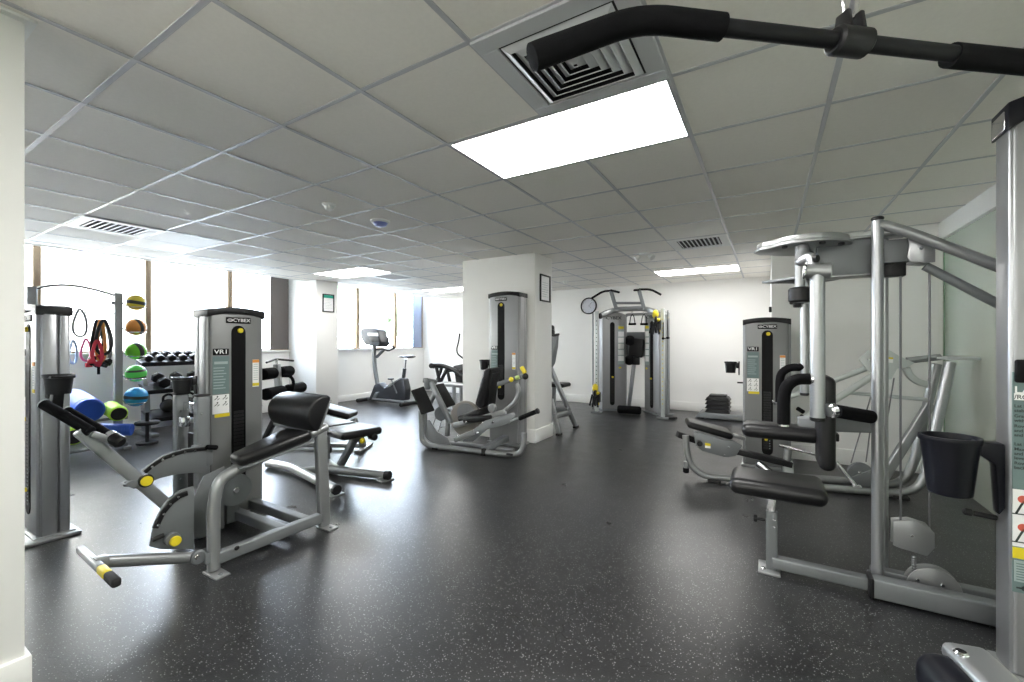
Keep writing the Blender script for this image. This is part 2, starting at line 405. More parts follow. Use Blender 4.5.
panel(*cell(-8, -6, 2, 3), 0, 'unlit cream ceiling panel beside the slatted vent near the windows')
panel(*cell(0, 2, 6, 7), 0, 'unlit ceiling panel between the big lit panel and the far lit panel')
def vent_square(x0, y0, label, dark=True):
    t = thing('ceiling_vent', label, 'air vent', (x0 + .3, y0 + .3, CEIL), 'ceiling air vents')
    mk('backing', MB().b2((x0 + .07, y0 + .07, CEIL - .002), (x0 + .53, y0 + .53, CEIL + .003), 0), DUCT, t)
    f = MB(); e = .075
    for a, c in (((0, 0), (.6, e)), ((0, .6 - e), (.6, .6)), ((0, e), (e, .6 - e)), ((.6 - e, e), (.6, .6 - e))):
        f.b2((x0 + a[0], y0 + a[1], CEIL - .012), (x0 + c[0], y0 + c[1], CEIL + .01), .003, 1)
    mk('frame', f, VENTM, t)
    for k in range(6):                    # nested square louvres, each blade sloping outward
        r0 = .215 - .036 * k; f = MB()
        if r0 < .03:
            f.box((x0 + .3, y0 + .3, CEIL - .012), (.05, .05, .012), None, .003)
        else:
            for a in range(4):
                R = Matrix.Rotation(PI / 2 * a, 3, 'Z'); c = V((x0 + .3, y0 + .3, CEIL))
                q = [V((-r0, -r0, -.006)), V((r0, -r0, -.006)), V((r0 - .027, -r0 + .027, -.022)), V((-r0 + .027, -r0 + .027, -.022))]
                f.prism([c + R @ p for p in q], R @ V((0, .002, .002)), 0)
        mk('louvre', f, VENTM, t)
vent_square(*cell(1, 2, 1, 2)[::2], 'large square louvred ceiling vent behind the black lat bar')
def vent_slat(x0, x1, y0, y1, along, label, n=9, tilt=.7):
    t = thing('ceiling_vent', label, 'air vent', ((x0 + x1) / 2, (y0 + y1) / 2, CEIL), 'ceiling air vents')
    e = .085; f = MB()
    for a, c in (((x0, y0), (x1, y0 + e)), ((x0, y1 - e), (x1, y1)), ((x0, y0 + e), (x0 + e, y1 - e)), ((x1 - e, y0 + e), (x1, y1 - e))):
        f.b2((*a, CEIL - .012), (*c, CEIL + .01), .003, 1)
    mk('frame', f, TRIMM, t); mk('backing', MB().b2((x0 + e, y0 + e, CEIL - .002), (x1 - e, y1 - e, CEIL + .003), 0), DUCT, t)
    for k in range(n):
        q = (k + .5) / n
        if along == 'x': c = V((x0 + e + (x1 - x0 - 2 * e) * q, (y0 + y1) / 2, CEIL - .01)); s_ = (.032, y1 - y0 - 2 * e, .004); R = Matrix.Rotation(tilt, 3, 'Y')
        else: c = V(((x0 + x1) / 2, y0 + e + (y1 - y0 - 2 * e) * q, CEIL - .01)); s_ = (x1 - x0 - 2 * e, .026, .003); R = Matrix.Rotation(-tilt, 3, 'X')
        mk('slat', MB().box(c, s_, R, 0), VENTM, t)
vent_slat(*cell(-7, -6, 1, 2), 'y', 'slatted ceiling vent above the ball rack near the windows', 9, -.35)
vent_slat(*cell(1, 2, 7, 8), 'x', 'slatted ceiling vent in front of the far lit panel on the right', 10)
vent_slat(*cell(-7, -6, 7, 8), 'y', 'slatted ceiling vent just beyond the lit panel by the poster column', 8)
def detector(x, y, r, label, m, cat='smoke detector'):
    t = thing('smoke_detector', label, cat, (x, y, CEIL))
    mk('base', MB().lathe([(0, 0), (r, 0), (r, -.012), (r * .8, -.02), (0, -.02)], (x, y, CEIL), (0, 0, 1)), TRIMM, t)
    mk('dome', MB().lathe([(r * .8, -.018), (r * .62, -.045), (r * .3, -.055), (0, -.056)], (x, y, CEIL), (0, 0, 1)), m, t)
detector(-3.05, 2.21, .05, 'small white smoke detector on the ceiling left of the bluish dome', TRIMM)
detector(-3.07, 2.76, .085, 'round ceiling dome with a bluish centre beyond the small detector', mat('blue_dome', (.2, .24, .55), .3, noise=.03))
detector(-3.16, 7.2, .05, 'white smoke detector on the far ceiling behind the pillar', TRIMM)
t = thing('emergency_light', 'white twin-headed emergency light on the ceiling beyond the pillar', 'emergency light', (-1.33, 5.45, CEIL))
mk('base', MB().disc((-1.33, 5.45, CEIL - .01), .06, .02, (0, 0, 1)), TRIMM, t)
for sx in (-1, 1): mk('lamp_head', MB().lathe([(0, -.03), (.025, -.03), (.04, .03), (0, .035)], (-1.33 + sx * .085, 5.45, CEIL - .05), (sx * .6, -.3, -.5)), TRIMM, t)

# ================================================================== WALL ITEMS
def frame_pic(name, c, n, wd, ht, label, cat, head=None):
    c = V(c); n = V(n); x = V((0, 0, 1)).cross(n); ax = Matrix((x, n, V((0, 0, 1)))).transposed()
    t = thing(name, label, cat, c)
    f = MB(); e = .018
    for a, s_ in (((0, 0, ht / 2), (wd, .02, e)), ((0, 0, -ht / 2), (wd, .02, e)), ((wd / 2, 0, 0), (e, .02, ht + e)), ((-wd / 2, 0, 0), (e, .02, ht + e))):
        f.box(c + ax @ V(a) + n * .012, s_, ax, .003)
    mk('frame', f, PLASTIC, t)
    s_ = mk('sheet', MB().box(c + n * .006, (wd, .004, ht), ax, 0), WHITE, t)
    if head:
        mk('header', MB().box(c + ax @ V((0, .009, ht * .38)), (wd * .94, .002, ht * .17), ax, 0), head, s_)
    ln = MB()
    for k in range(7):
        z = ht * (.22 - .09 * k); ln.box(c + ax @ V((-.02 * wd * (k % 3), .009, z)), (wd * (.7 - .08 * (k % 3)), .001, ht * .012), ax, 0)
    mk('print_lines', ln, TEALD, s_)
frame_pic('poster_frame', (-6.92, 4.99, 1.255 + 7.8 * 39.5 / 427), (1, 0, 0), .22, .31, 'black framed notice with green header on the column between the windows', 'framed notice', GREENP)
frame_pic('picture_frame', PX(544.5, 288.5, -2.49), (1, 0, 0), .27, .33, 'black framed white notice on the right face of the white pillar', 'framed notice')
ck = PY(589, 306, YB); t = thing('wall_clock', 'round black-rimmed wall clock left of the functional trainer', 'clock', ck)
mk('rim', MB().lathe([(.15, .0), (.172, .0), (.172, -.03), (.16, -.042), (.15, -.03)], ck, (0, 1, 0), 36, False), PLASTIC, t)
fc = mk('face', MB().disc(ck + V((0, -.008, 0)), .155, .016, (0, 1, 0), 36), MIRROR, t)
for k in range(12):
    tk = MB(); a = k * PI / 6; tk.bar(ck + V((math.sin(a) * .118, -.018, math.cos(a) * .118)), ck + V((math.sin(a) * .138, -.018, math.cos(a) * .138)), .002, .008, (0, 1, 0), 0); mk('hour_mark', tk, INK, fc)
for a, l, nm in ((math.radians(130), .075, 'hour_hand'), (math.radians(45), .11, 'minute_hand')):
    mk(nm, MB().bar(ck + V((0, -.02, 0)), ck + V((math.sin(a) * l, -.02, math.cos(a) * l)), .002, .008, (0, 1, 0), 0), INK, t)
p = V((.04, 5.54, 0)); q = PY(770, 309, 5.5)
solo('wall_sensor', MB().b2((.012, 5.56, q.z - .03), (.04, 5.62, q.z + .03), .006), PLASTIC, 'tiny black sensor on the wall corner above the right weight tower', 'sensor', (.03, 5.59, q.z - .03))

# ================================================================== WEIGHT TOWER (a part group of a machine)
def cup_holder(root, c, r, h, d, M=None, m=PLASTIC):     # c: rim centre, d: unit vector from the cup to its mount
    c, d = V(c), V(d).normalized(); mb = MB(M)
    mb.lathe([(0, -h), (r * .82, -h), (r * .98, -.012), (r * 1.08, -.01), (r * 1.08, .006), (r * .93, .006), (r * .9, -.01), (r * .76, -h + .01), (0, -h + .01)], c, (0, 0, 1), 28)
    o = mk('cup_holder', mb, m, root)
    mb = MB(M); side = V((0, 0, 1)).cross(d); ax = Matrix((d, side, V((0, 0, 1)))).transposed()
    mb.box(c + d * (r * 1.2) + V((0, 0, -h * .3)), (r * .55, r * .8, h * .5), ax, .008)
    mb.box(c + d * (r * 1.42) + V((0, 0, -h * .55)), (r * .22, r * .7, h * 1.3), ax, .006)
    mk('cup_mount', mb, m, o)
def tower(root, M, w_=.38, d=.2, h=1.49, slotw=.095, slotx=.5, model='VR1', icons=False, body=SHROUD, cup=None, brand='CYBEX', slot_low=.14, lab=None, colm=None):
    lab = lab or h
    P_ = lambda *a: V(a)
    mb = MB(M); mb.b2((.012, 0, .03), (w_ - .012, d, h - .03), .014, 3); sh = mk('shroud', mb, body, root)
    for x in (0, w_):
        s_ = 1 if x == 0 else -1
        mb = MB(M); mb.box((x + s_ * .008, d * .36, h / 2 - .01), (.028, d * .5, h - .06), None, .012, 3); mb.box((x + s_ * .010, d * .8, h / 2 - .01), (.026, d * .34, h - .06), None, .011, 3)
        mk('side_column', mb, colm or SHROUDL, root)
    pts = [(-.006, h - .062), (-.006, h - .006)] + [(-.006 + (w_ + .012) * k / 10, h - .006 + .02 * math.sin(PI * k / 10)) for k in range(1, 10)] + [(w_ + .006, h - .006), (w_ + .006, h - .062), (w_ - .03, h - .05)] + [(w_ - .03 - (w_ - .06) * k / 8, h - .05 + .022 * math.sin(PI * k / 8)) for k in range(1, 8)] + [(.03, h - .05)]
    mb = MB(M); mb.prism([(x, d / 2, z) for x, z in pts], (0, d + .014, 0), .004, 2, .9); mk('top_cap', mb, PLASTIC, root)
    mb = MB(M); mb.b2((-.02, -.02, 0), (w_ + .02, d + .02, .03), .006); mk('foot_plate', mb, SILVER, root)
    sx0, sx1 = w_ * slotx - slotw / 2, w_ * slotx + slotw / 2
    mb = MB(M); mb.prism([(x, -.001, z) for x, z in stadium(sx0, sx1, slot_low, h - .115)], (0, .006, 0), .001, 1, .9); sl = mk('weight_slot', mb, SLOT, root)
    mb = MB(M); k = 0; z = slot_low + .06
    while z < h * .52: mb.b2((sx0 + .014, -.006, z), (sx1 - .014, -.003, z + .019), .001, 1); z += .025
    mk('weight_stack', mb, PLASTIC, sl)
    mb = MB(M)
    z = slot_low + .07
    while z < h * .30: mb.disc(((sx0 + sx1) / 2 + .02, -.008, z), .004, .004, (0, 1, 0), 8, .001); z += .025
    mk('number_marks', mb, TEALD, sl)
    mb = MB(M); mb.disc((w_ * slotx + .008, -.012, h - .15), .018, .014, (0, 1, 0), 18); mk('slot_knob', mb, YELLOW, sl)
    mb = MB(M); mb.disc((w_ * slotx - .01, -.02, slot_low + .1 + .06), .014, .03, (0, 1, 0), 14); mk('selector_pin', mb, YELLOW, sl)
    nx = w_ * slotx
    mb = MB(M); mb.box((nx, -.002, h - .078), (.165, .008, .042), None, .008, 3); npl = mk('name_plate', mb, SLOT, root)
    mb = MB(M)
    mb.sweep([(nx - .058 + .016 * math.cos(a), -.0075, h - .078 + .009 * math.sin(a)) for a in [2 * PI * k / 16 for k in range(16)]], [(.002, .001), (-.002, .001), (-.002, -.001), (.002, -.001)], True, up=(0, 1, 0))
    mb.bar((nx - .066, -.0075, h - .078), (nx - .045, -.0075, h - .078), .001, .004, (0, 0, 1), 0)
    mk('emblem', mb, WHITE, npl)
    text(brand, .033, M @ facing((nx + .019, -.0065, h - .078), (1, 0, 0)), WHITE, npl, 1.15)
    lx = w_ * .21
    mb = MB(M); mb.box((lx, -.002, lab - .30), (.10, .008, .045), None, .006, 3); mp = mk('model_plate', mb, SLOT, root)
    text(model, .04, M @ facing((lx, -.0065, lab - .30), (1, 0, 0)), WHITE, mp, 1.3)
    mb = MB(M); mb.box((lx, -.001, lab - .46), (.105, .004, .26), None, .001, 1); pl = mk('placard', mb, TEAL, root)
    mb = MB(M); random.seed(7)
    mb.box((lx, -.004, lab - .375), (.085, .001, .018), None, 0)
    for k in range(8):
        ww = random.uniform(.06, .09); mb.box((lx - .047 + ww / 2, -.004, lab - .41 - .02 * k), (ww, .001, .006), None, 0)
    mk('print_lines', mb, TEALD, pl)
    pz = lab - .66
    mb = MB(M); mb.box((lx, -.001, pz), (.105, .004, .13), None, .001, 1); ic = mk('picture_label', mb, WHITE, root)
    mb = MB(M)
    for r_ in range(3 if icons else 2):
        for cc in range(2):
            cx_, cz_ = lx - .026 + .052 * cc, pz + .042 - .042 * r_
            mb.bar((cx_ - .015, -.0035, cz_ - .01), (cx_ + .004, -.0035, cz_ + .006), .001, .004, (0, 0, 1), 0); mb.bar((cx_ + .002, -.0035, cz_ - .012), (cx_ + .016, -.0035, cz_ - .002), .001, .004, (0, 0, 1), 0); mb.disc((cx_ + .004, -.0035, cz_ + .012), .005, .001, (0, 1, 0), 8, .0002)
    mk('pictograms', mb, INK, ic)
    mb = MB(M); mb.box((lx + .008, -.0015, pz - .078), (.095, .005, .024), None, .001, 1); mk('caution_strip', mb, YELLOW, root)
    rx = w_ * .84
    mb = MB(M); mb.box((rx, -.001, lab - .46), (.045, .004, .20), None, .001, 1); wl = mk('warning_label', mb, WHITE, root)
    mb = MB(M); mb.box((rx, -.003, lab - .372), (.045, .004, .022), None, 0); mk('label_header', mb, ORANGE, wl)
    mb = MB(M); mb.box((rx, -.003, lab - .543), (.045, .004, .022), None, 0); mk('label_footer', mb, YELLOW, wl)
    mb = MB(M)
    for k in range(8): mb.box((rx, -.0035, lab - .395 - .016 * k), (.032, .001, .004), None, 0)
    mk('print_lines', mb, TEALD, wl)
    if cup: cup_holder(root, cup[0], cup[1], cup[2], cup[3], M)
def frame_mat(origin, xd, yd):
    M = Matrix((V(xd), V(yd), V((0, 0, 1)))).transposed().to_4x4(); M.translation = V(origin); return M
def px_map(x0, y0, s): return lambda x, y: (x0 + x / s, y0 + y / s)
XH, YH, ZH = V((1, 0, 0)), V((0, 1, 0)), V((0, 0, 1))

# ================================================================== RIGHT: multi-station with hanging arms and placard tower
def multi_station():
    t = thing('cable_fly_station', 'large silver cable station at right: round post, overhead cam, hanging arms, tall placard tower', 'exercise machine', (.45, 2.75, 0))
    # base rails
    mk('base_rail', MB().b2((.43, 2.68, .012), (1.0, 2.755, .105), .008, 3), STEEL, t)
    mk('base_rail', MB().b2((.46, 2.84, .012), (1.0, 2.90, .09), .008, 3), STEEL, t)
    mk('rail_end_cap', MB().b2((.425, 2.675, .008), (.445, 2.76, .108), .006), PLASTIC, t)
    mk('seat_rail', MB().bar((.43, 2.745, .055), (.02, 2.745, .055), .06, .06, bev=.008, seg=3), STEEL, t)
    mk('cross_member', MB().b2((.44, 2.755, .02), (.50, 2.84, .085), .005), STEEL, t)
    f = MB(); f.b2((-.045, 2.68, 0), (.06, 2.83, .014), .005); mk('foot_plate', f, SILVER, t)
    mk('bolt', MB().disc((-.02, 2.72, .018), .012, .01, ZH, 12), CHROME, t)
    # seat post
    p = mk('seat_post', MB().box((.02, 2.755, .17), (.055, .055, .32), None, .008, 3), STEEL, t)
    mk('seat_tube', MB().box((.02, 2.755, .36), (.042, .042, .14), None, .008, 3), CHROME, p)
    k = MB(); k.rod((-.01, 2.755, .27), (-.05, 2.755, .27), .008); k.disc((-.058, 2.755, .27), .02, .018, XH, 18); mk('adjust_knob', k, PLASTIC, p)
    for z in (.25, .29): mk('bolt', MB().disc((.03, 2.725, z), .006, .006, YH, 10, .001), CHROME, p)
    mk('seat_pad', MB().box((.04, 2.80, .462), (.45, .33, .088), None, .042, 5), VINYL, t)
    mk('seat_plate', MB().box((.05, 2.79, .414), (.2, .2, .012), None, .003), STEEL, t)
    # upright post
    X0, Y0 = .475, 2.79
    mk('post', MB().rod((X0, Y0, .05), (X0, Y0, 1.87), .025, 24, .004), BRIGHT, t)
    mk('post_cap', MB().disc((X0, Y0, 1.878), .026, .02, ZH, 24, .006), PLASTIC, t)
    mk('rear_post', MB().rod((X0 + .045, 2.90, .08), (X0 + .045, 2.90, 1.80), .018, 16), BRIGHT, t)
    a = PY(884, 225, Y0); b_ = PY(908, 232, Y0); c = PY(1000, 267, Y0)
    mk('top_tube', MB().tube([V((X0, Y0, a.z - .005)), a + V((.0, 0, .0)), b_, c], .025, .05, 18), SILVER, t)
    mk('stay_tube', MB().tube([PY(925, 266, 2.86), PY(1002, 306, 2.86)], .021, 0, 18), STEEL, t)
    # overhead beam and pulley box
    zt, zb = PY(860, 239, 2.85).z, PY(860, 274, 2.85).z
    mk('beam', MB().b2((.23, 2.84, zb), (.47, 2.92, zt), .006), STEEL, t)
    mk('beam_flange', MB().b2((.21, 2.825, zb - .012), (.49, 2.935, zb), .003), SILVER, t)
    mk('beam_flange', MB().b2((.12, 2.825, zt), (.60, 2.935, zt + .012), .003), SILVER, t)
    mk('beam', MB().b2((.50, 2.84, PY(890, 263, 2.85).z), (.61, 2.92, PY(890, 240, 2.85).z), .006), STEEL, t)
    q = [PY(*c_, 2.83) for c_ in ((908, 236), (935, 237), (935, 262), (926, 263), (910, 262), (907, 257), (909, 246))]
    pb = mk('pulley_plate', MB().prism(q, (0, .012, 0), .002), BRIGHT, t)
    mk('bolt', MB().disc(PY(921.5, 248, 2.822), .008, .008, YH, 12, .002), STEEL, pb)
    mk('pulley_plate', MB().prism([p_ + V((0, .10, 0)) for p_ in q], (0, .012, 0), .002), BRIGHT, t)
    bx = mk('pulley_box', MB().b2(PY(884, 264, 2.84), PY(903, 277, 2.90), .003), PLASTIC, t)
    mk('pulley', MB().disc(PY(918, 250, 2.88), .055, .03, YH, 24), PLASTIC, t)
    # cam head
    cc = V((.18, 2.86, 1.78))
    out = [cc + V((.205 * math.cos(a_), .205 * math.sin(a_), 0)) for a_ in [math.radians(-150 + 300 * k / 22) for k in range(23)]] + [cc + V((-.22, .08, 0)), cc + V((-.25, .0, 0)), cc + V((-.22, -.08, 0))]
    mk('cam_plate', MB().prism(out, (0, 0, .014), .003), SILVER, t)
    mk('cam_rim', MB().prism([cc + (p_ - cc) * .94 + V((0, 0, .024)) for p_ in out], (0, 0, .03), .006, 2), SILVER, t)
    for a_ in (-2.2, -1.2, -.5): mk('bolt', MB().disc(cc + V((.17 * math.cos(a_), .17 * math.sin(a_), -.012)), .014, .014, ZH, 12, .002), PLASTIC, t)
    c2 = cc + V((.03, .10, -.165))
    out2 = [c2 + V((.14 * math.cos(a_), .14 * math.sin(a_), 0)) for a_ in [math.radians(-140 + 280 * k / 16) for k in range(17)]] + [c2 + V((-.24, .0, 0))]
    mk('lower_cam_plate', MB().prism(out2, (0, 0, .014), .003), STEEL, t)
    for dx, dy in ((-.03, -.1), (.02, .1)): mk('pivot_shaft', MB().rod(cc + V((dx, dy, -.30)), cc + V((dx, dy, 0)), .024, 16), SILVER, t)
    mk('pivot_hub', MB().rod(cc + V((-.03, -.1, -.31)), cc + V((-.03, -.1, -.23)), .055, 20, .01), PLASTIC, t)
    # arms
    def arm(Y, utop, ub, vt, vb, r, nm):
        A, B = PY(utop, vt, Y), PY(ub, vb, Y)
        o = mk('swing_arm', MB().tube([A, B], r, 0, 24), BRIGHT, t)
        mk('arm_end_cap', MB().rod(B + V((0, 0, .012)), B + V((0, 0, -.01)), r * 1.03, 24, .005), PLASTIC, o)
        return o, A, B
    o, A, B = arm(2.45, 817.5, 817.5, 272, 419, .030, 'near')
    h_ = MB(); h_.rod(PY(804, 271, 2.45), PY(832, 271, 2.45), .036, 24, .006); mk('arm_pivot', h_, SILVER, o)
    mk('pivot_cap', MB().rod(PY(803, 271, 2.44), PY(806, 271, 2.44), .041, 24, .006), CHROME, o)
    e = MB(); e.tube([cc + V((-.02, -.12, -.02)), cc + V((-.02, -.22, -.06)), PY(800, 262, 2.5), PY(812, 256, 2.47), PY(814, 268, 2.45)], .026, .06, 16); mk('arm_elbow', e, BRIGHT, o)
    mk('elbow_plug', MB().disc(PY(816, 258.5, 2.43), .018, .02, (1, -.5, 0), 16), PLASTIC, o)
    hp = [PY(811, 379, 2.45), PY(796, 379, 2.43), PY(786, 386, 2.42), PY(783.5, 400, 2.42), PY(783.5, 424, 2.42)]
    hd = mk('handle_grip', MB().tube(hp, .0265, .05, 16), FOAM, o)
    mk('handle_collar', MB().rod(PY(810.5, 379, 2.45), PY(814, 379, 2.45), .029, 18), CHROME, hd)
    mk('handle_end', MB().rod(PY(783.5, 423.5, 2.42), PY(783.5, 426.5, 2.42), .023, 18), CHROME, hd)
    mk('hinge_knob', MB().rod(PY(828, 411, 2.44), PY(835, 410, 2.46), .035, 20, .008), CHROME, o)
    o, A, B = arm(3.2, 804.5, 804.5, 272, 394, .024, 'far')
    hp = [PY(803, 367, 3.2), PY(789, 367.5, 3.18), PY(781, 373, 3.17), PY(779.5, 382, 3.17), PY(779.5, 402, 3.17)]
    hd = mk('handle_grip', MB().tube(hp, .024, .05, 16), FOAM, o)
    mk('handle_collar', MB().rod(PY(797, 367, 3.2), PY(799.5, 367, 3.2), .027, 18), CHROME, hd)
    mk('handle_end', MB().rod(PY(779.5, 401, 3.17), PY(779.5, 404, 3.17), .021, 18), CHROME, hd)
    b_ = MB(); b_.box(PY(801, 300, 3.2), (.12, .06, .05), None, .008); b_.box(PY(797, 301, 3.2), (.04, .07, .08), None, .008); mk('arm_stop', b_, PLASTIC, o)
    mk('arm_link', MB().rod(cc + V((.02, .25, -.05)), PY(804.5, 285, 3.2), .028, 16), SILVER, o)
    # thigh bolster on its arm, chest pad
    A, B = PY(820, 425, 2.82), PY(878, 425, 2.82)
    ar = mk('pad_arm', MB().bar(A - V((.1, 0, 0)), B, .06, .075, bev=.008, seg=3), STEEL, t)
    c = (PY(741, 432, 2.79) + PY(822, 432, 2.79)) / 2
    mk('thigh_pad', MB().box(c + V((0, .03, 0)), (.37, .19, .078), None, .037, 5), VINYL, t)
    mk('pad_bracket', MB().box(PY(828, 436, 2.82), (.09, .07, .04), None, .006), PLASTIC, ar)
    c = (PY(827.5, 384, 2.6) + PY(827.5, 465, 2.6)) / 2
    mk('chest_pad', MB().box(c + V((.0, .1, 0)), (.072, .22, .47), None, .034, 5), VINYL, t)
    mk('pad_lever', MB().tube([PY(836, 411, 2.55), PY(871, 417, 2.68)], .032, 0, 18), FOAM, t)
    # cables and floating pulleys
    for u in (900.5, 929.5):
        mk('cable', MB().rod(PY(u, 268, 2.86), PY(u, 527, 2.86), .0048, 8), CABLE, t)
    q = [PY(*c_, 2.83) for c_ in ((893, 521), (910, 520), (928, 526), (934.5, 533), (934.5, 548), (927, 556), (900, 548), (893, 545))]
    fp = mk('floating_pulley', MB().prism(q, (0, .008, 0), .002), SILVER, t)
    mk('floating_pulley', MB().prism([p_ + V((0, .05, 0)) for p_ in q], (0, .008, 0), .002), SILVER, t)
    mk('pulley_wheel', MB().disc(PY(915, 537, 2.86), .055, .025, YH, 28), PLASTIC, fp)
    mk('bolt', MB().disc(PY(912, 536, 2.822), .007, .006, YH, 10, .001), CHROME, fp)
    s_ = MB()
    z0, z1 = PY(914, 556, 2.85), PY(914, 572, 2.85)
    for k in range(6): s_.ell(z0.lerp(z1, (k + .5) / 6), (.012, .008, .010), None, 10, 6)
    mk('chain', s_, STEEL, t)
    cb = PY(934, 592, 2.80); cb.z = .07
    q = [cb + V((.10 * math.cos(a_), 0, .10 * math.sin(a_))) for a_ in [PI * k / 16 for k in range(17)]] + [cb + V((-.10, 0, -.03)), cb + V((.10, 0, -.03))]
    bp_ = mk('base_pulley', MB().prism(q, (0, .008, 0), .002), SILVER, t)
    mk('base_pulley', MB().prism([p_ + V((0, .05, 0)) for p_ in q], (0, .008, 0), .002), SILVER, t)
    for dx in (-.06, .03): mk('bolt', MB().disc(cb + V((dx, -.007, .03)), .007, .006, YH, 10, .001), CHROME, bp_)
    mk('pulley_wheel', MB().disc(cb + V((0, .025, .0)), .07, .025, YH, 28), PLASTIC, bp_)
    # tall placard tower
    x0, x1, y0, y1, H = .768, 1.21, 2.295, 2.42, 2.14
    sh = MB(); sh.b2((x0 + .010, y0 + .004, .03), (x1 - .010, y1 - .006, H - .03), .012, 3); mk('shroud', sh, SHROUDL, t)
    for x in (x0 + .011, x1 - .011):
        mk('side_column', MB().box((x, (y0 + y1) / 2 + .004, H / 2 - .02), (.022, y1 - y0 - .012, H - .06), None, .0105, 4), BRIGHT, t)
    cp = MB(); n_ = 10
    pr = [(x0 - .008, H - .10), (x0 - .008, H)] + [(x0 + (x1 - x0) * k / n_, H + .05 * math.sin(PI * k / n_)) for k in range(1, n_)] + [(x1 + .008, H), (x1 + .008, H - .10), (x1 - .07, H - .055), (x0 + .07, H - .055)]
    cp.prism([(x, (y0 + y1) / 2, z) for x, z in pr], (0, y1 - y0 + .02, 0), .006, 2, .9); mk('top_cap', cp, NAVY, t)
    mk('cap_trim', MB().box((x0 + .008, (y0 + y1) / 2 + .01, H - .055), (.036, y1 - y0 - .01, .08), None, .01, 3), CHROME, t)
    mk('base_foot', MB().b2((x0 - .02, y0 - .02, 0), (x1 + .02, y1 + .02, .03), .006), SILVER, t)
    mk('tower_link', MB().b2((.93, y1 - .01, .02), (1.10, 2.90, .09), .006), STEEL, t)
    mk('tower_link', MB().b2((.93, y1 - .01, 1.55), (1.05, 2.88, 1.75), .006), STEEL, t)
    yf = y0 + .004
    zz = lambda v: PY(1017, v, yf).z
    pl = mk('placard', MB().b2((x0 + .006, yf - .003, zz(592)), (x1 - .06, yf + .003, zz(372)), .001, 1), TEAL, t)
    xt = x0 + .010
    L_ = lambda s_, v, size, m, wide=1.0: text(s_, size, facing((xt, yf - .0036, zz(v)), (1, 0, 0)), m, pl, wide, align='LEFT')
    mk('slot_knob', MB().box((xt + .03, yf - .006, zz(371)), (.06, .016, .085), None, .012, 3), SLOT, pl)
    L_('LAT PULL', 390, .036, WHITE, 1.1)
    mk('title_box', MB().b2((xt, yf - .004, zz(400)), (xt + .11, yf - .0025, zz(393)), 0), WHITE, pl)
    L_('/ROW', 397, .022, INK)
    for v, s_ in ((406, 'Lat Pull: adjust the'), (410.5, 'stabilizing pad'), (416, 'Grasp the bar and sit'), (420.5, 'with feet flat'), (426, 'Row: grasp handles'), (430.5, 'and pull back'), (435, 'and forward'), (444, 'Lat Pulldown'), (449, 'Maximum range'), (453.5, 'and handle'), (458, 'level with chin'), (463, 'Row: keep your'), (467.5, 'back straight')):
        L_(s_, v, .0155, INK)
    wh = mk('picture_label', MB().b2((xt - .004, yf - .0045, zz(546)), (x1 - .07, yf - .002, zz(489)), 0), WHITE, pl)
    for v in (508, 536):
        m_ = MB(); c = V((xt + .024, yf - .005, zz(v)))
        m_.bar(c + V((-.03, 0, -.02)), c + V((.05, 0, -.02)), .001, .004, ZH, 0); m_.bar(c + V((-.02, 0, -.02)), c + V((.0, 0, .03)), .001, .006, ZH, 0); m_.bar(c + V((.0, 0, .03)), c + V((.03, 0, .012)), .001, .005, ZH, 0)
        mk('pictogram', m_, INK, wh)
        mk('red_mark', MB().disc(c + V((-.002, 0, .035)), .014, .001, YH, 14, .0002), REDP, wh)
    mk('caution_strip', MB().b2((xt - .004, yf - .0045, zz(558)), (x1 - .07, yf - .002, zz(547)), 0), YELLOW, pl)
    fi = mk('fine_print', MB().b2((xt, yf - .0045, zz(581)), (x1 - .08, yf - .002, zz(560)), 0), TEALD, pl)
    ln = MB()
    for k in range(7): ln.b2((xt + .005, yf - .0052, zz(563 + 2.6 * k) - .002), (xt + .12, yf - .0045, zz(563 + 2.6 * k) + .002), 0)
    mk('print_lines', ln, TEAL, fi)
    em = MB(); ec = V((xt + .05, yf - .0045, zz(587)))
    em.sweep([ec + V((.03 * math.cos(a_), 0, .012 * math.sin(a_))) for a_ in [2 * PI * k / 18 for k in range(18)]], [(.003, .001), (-.003, .001), (-.003, -.001), (.003, -.001)], True, up=(0, 1, 0))
    em.bar(ec + V((-.045, 0, 0)), ec + V((-.01, 0, 0)), .001, .006, ZH, 0); mk('emblem', em, INK, pl)
    # cup holder and side lever
    rim = PX(952, 437, .69); rim = V((.622, 2.355, .876))
    m_ = MB(); m_.lathe([(0, -.222), (.062, -.222), (.066, -.217), (.087, -.012), (.092, -.012), (.094, .0), (.092, .008), (.084, .008), (.081, -.01), (.06, -.212), (0, -.212)], rim, ZH, 32)
    ch = mk('cup_holder', m_, NAVY, t)
    m_ = MB(); q = [(.690, .872), (.768, .872), (.768, .63), (.752, .60), (.742, .79), (.690, .83)]
    m_.prism([(x, 2.36, z) for x, z in q], (0, .06, 0), .006); mk('cup_mount', m_, NAVY, ch)
    m_ = MB(); a, b_ = PY(968, 512, 2.37), PY(997, 518, 2.37); m_.rod(a, b_, .010, 14); m_.disc(a, .014, .03, b_ - a, 16, .006); mk('stop_lever', m_, PLASTIC, t)
    return t
multi_station()

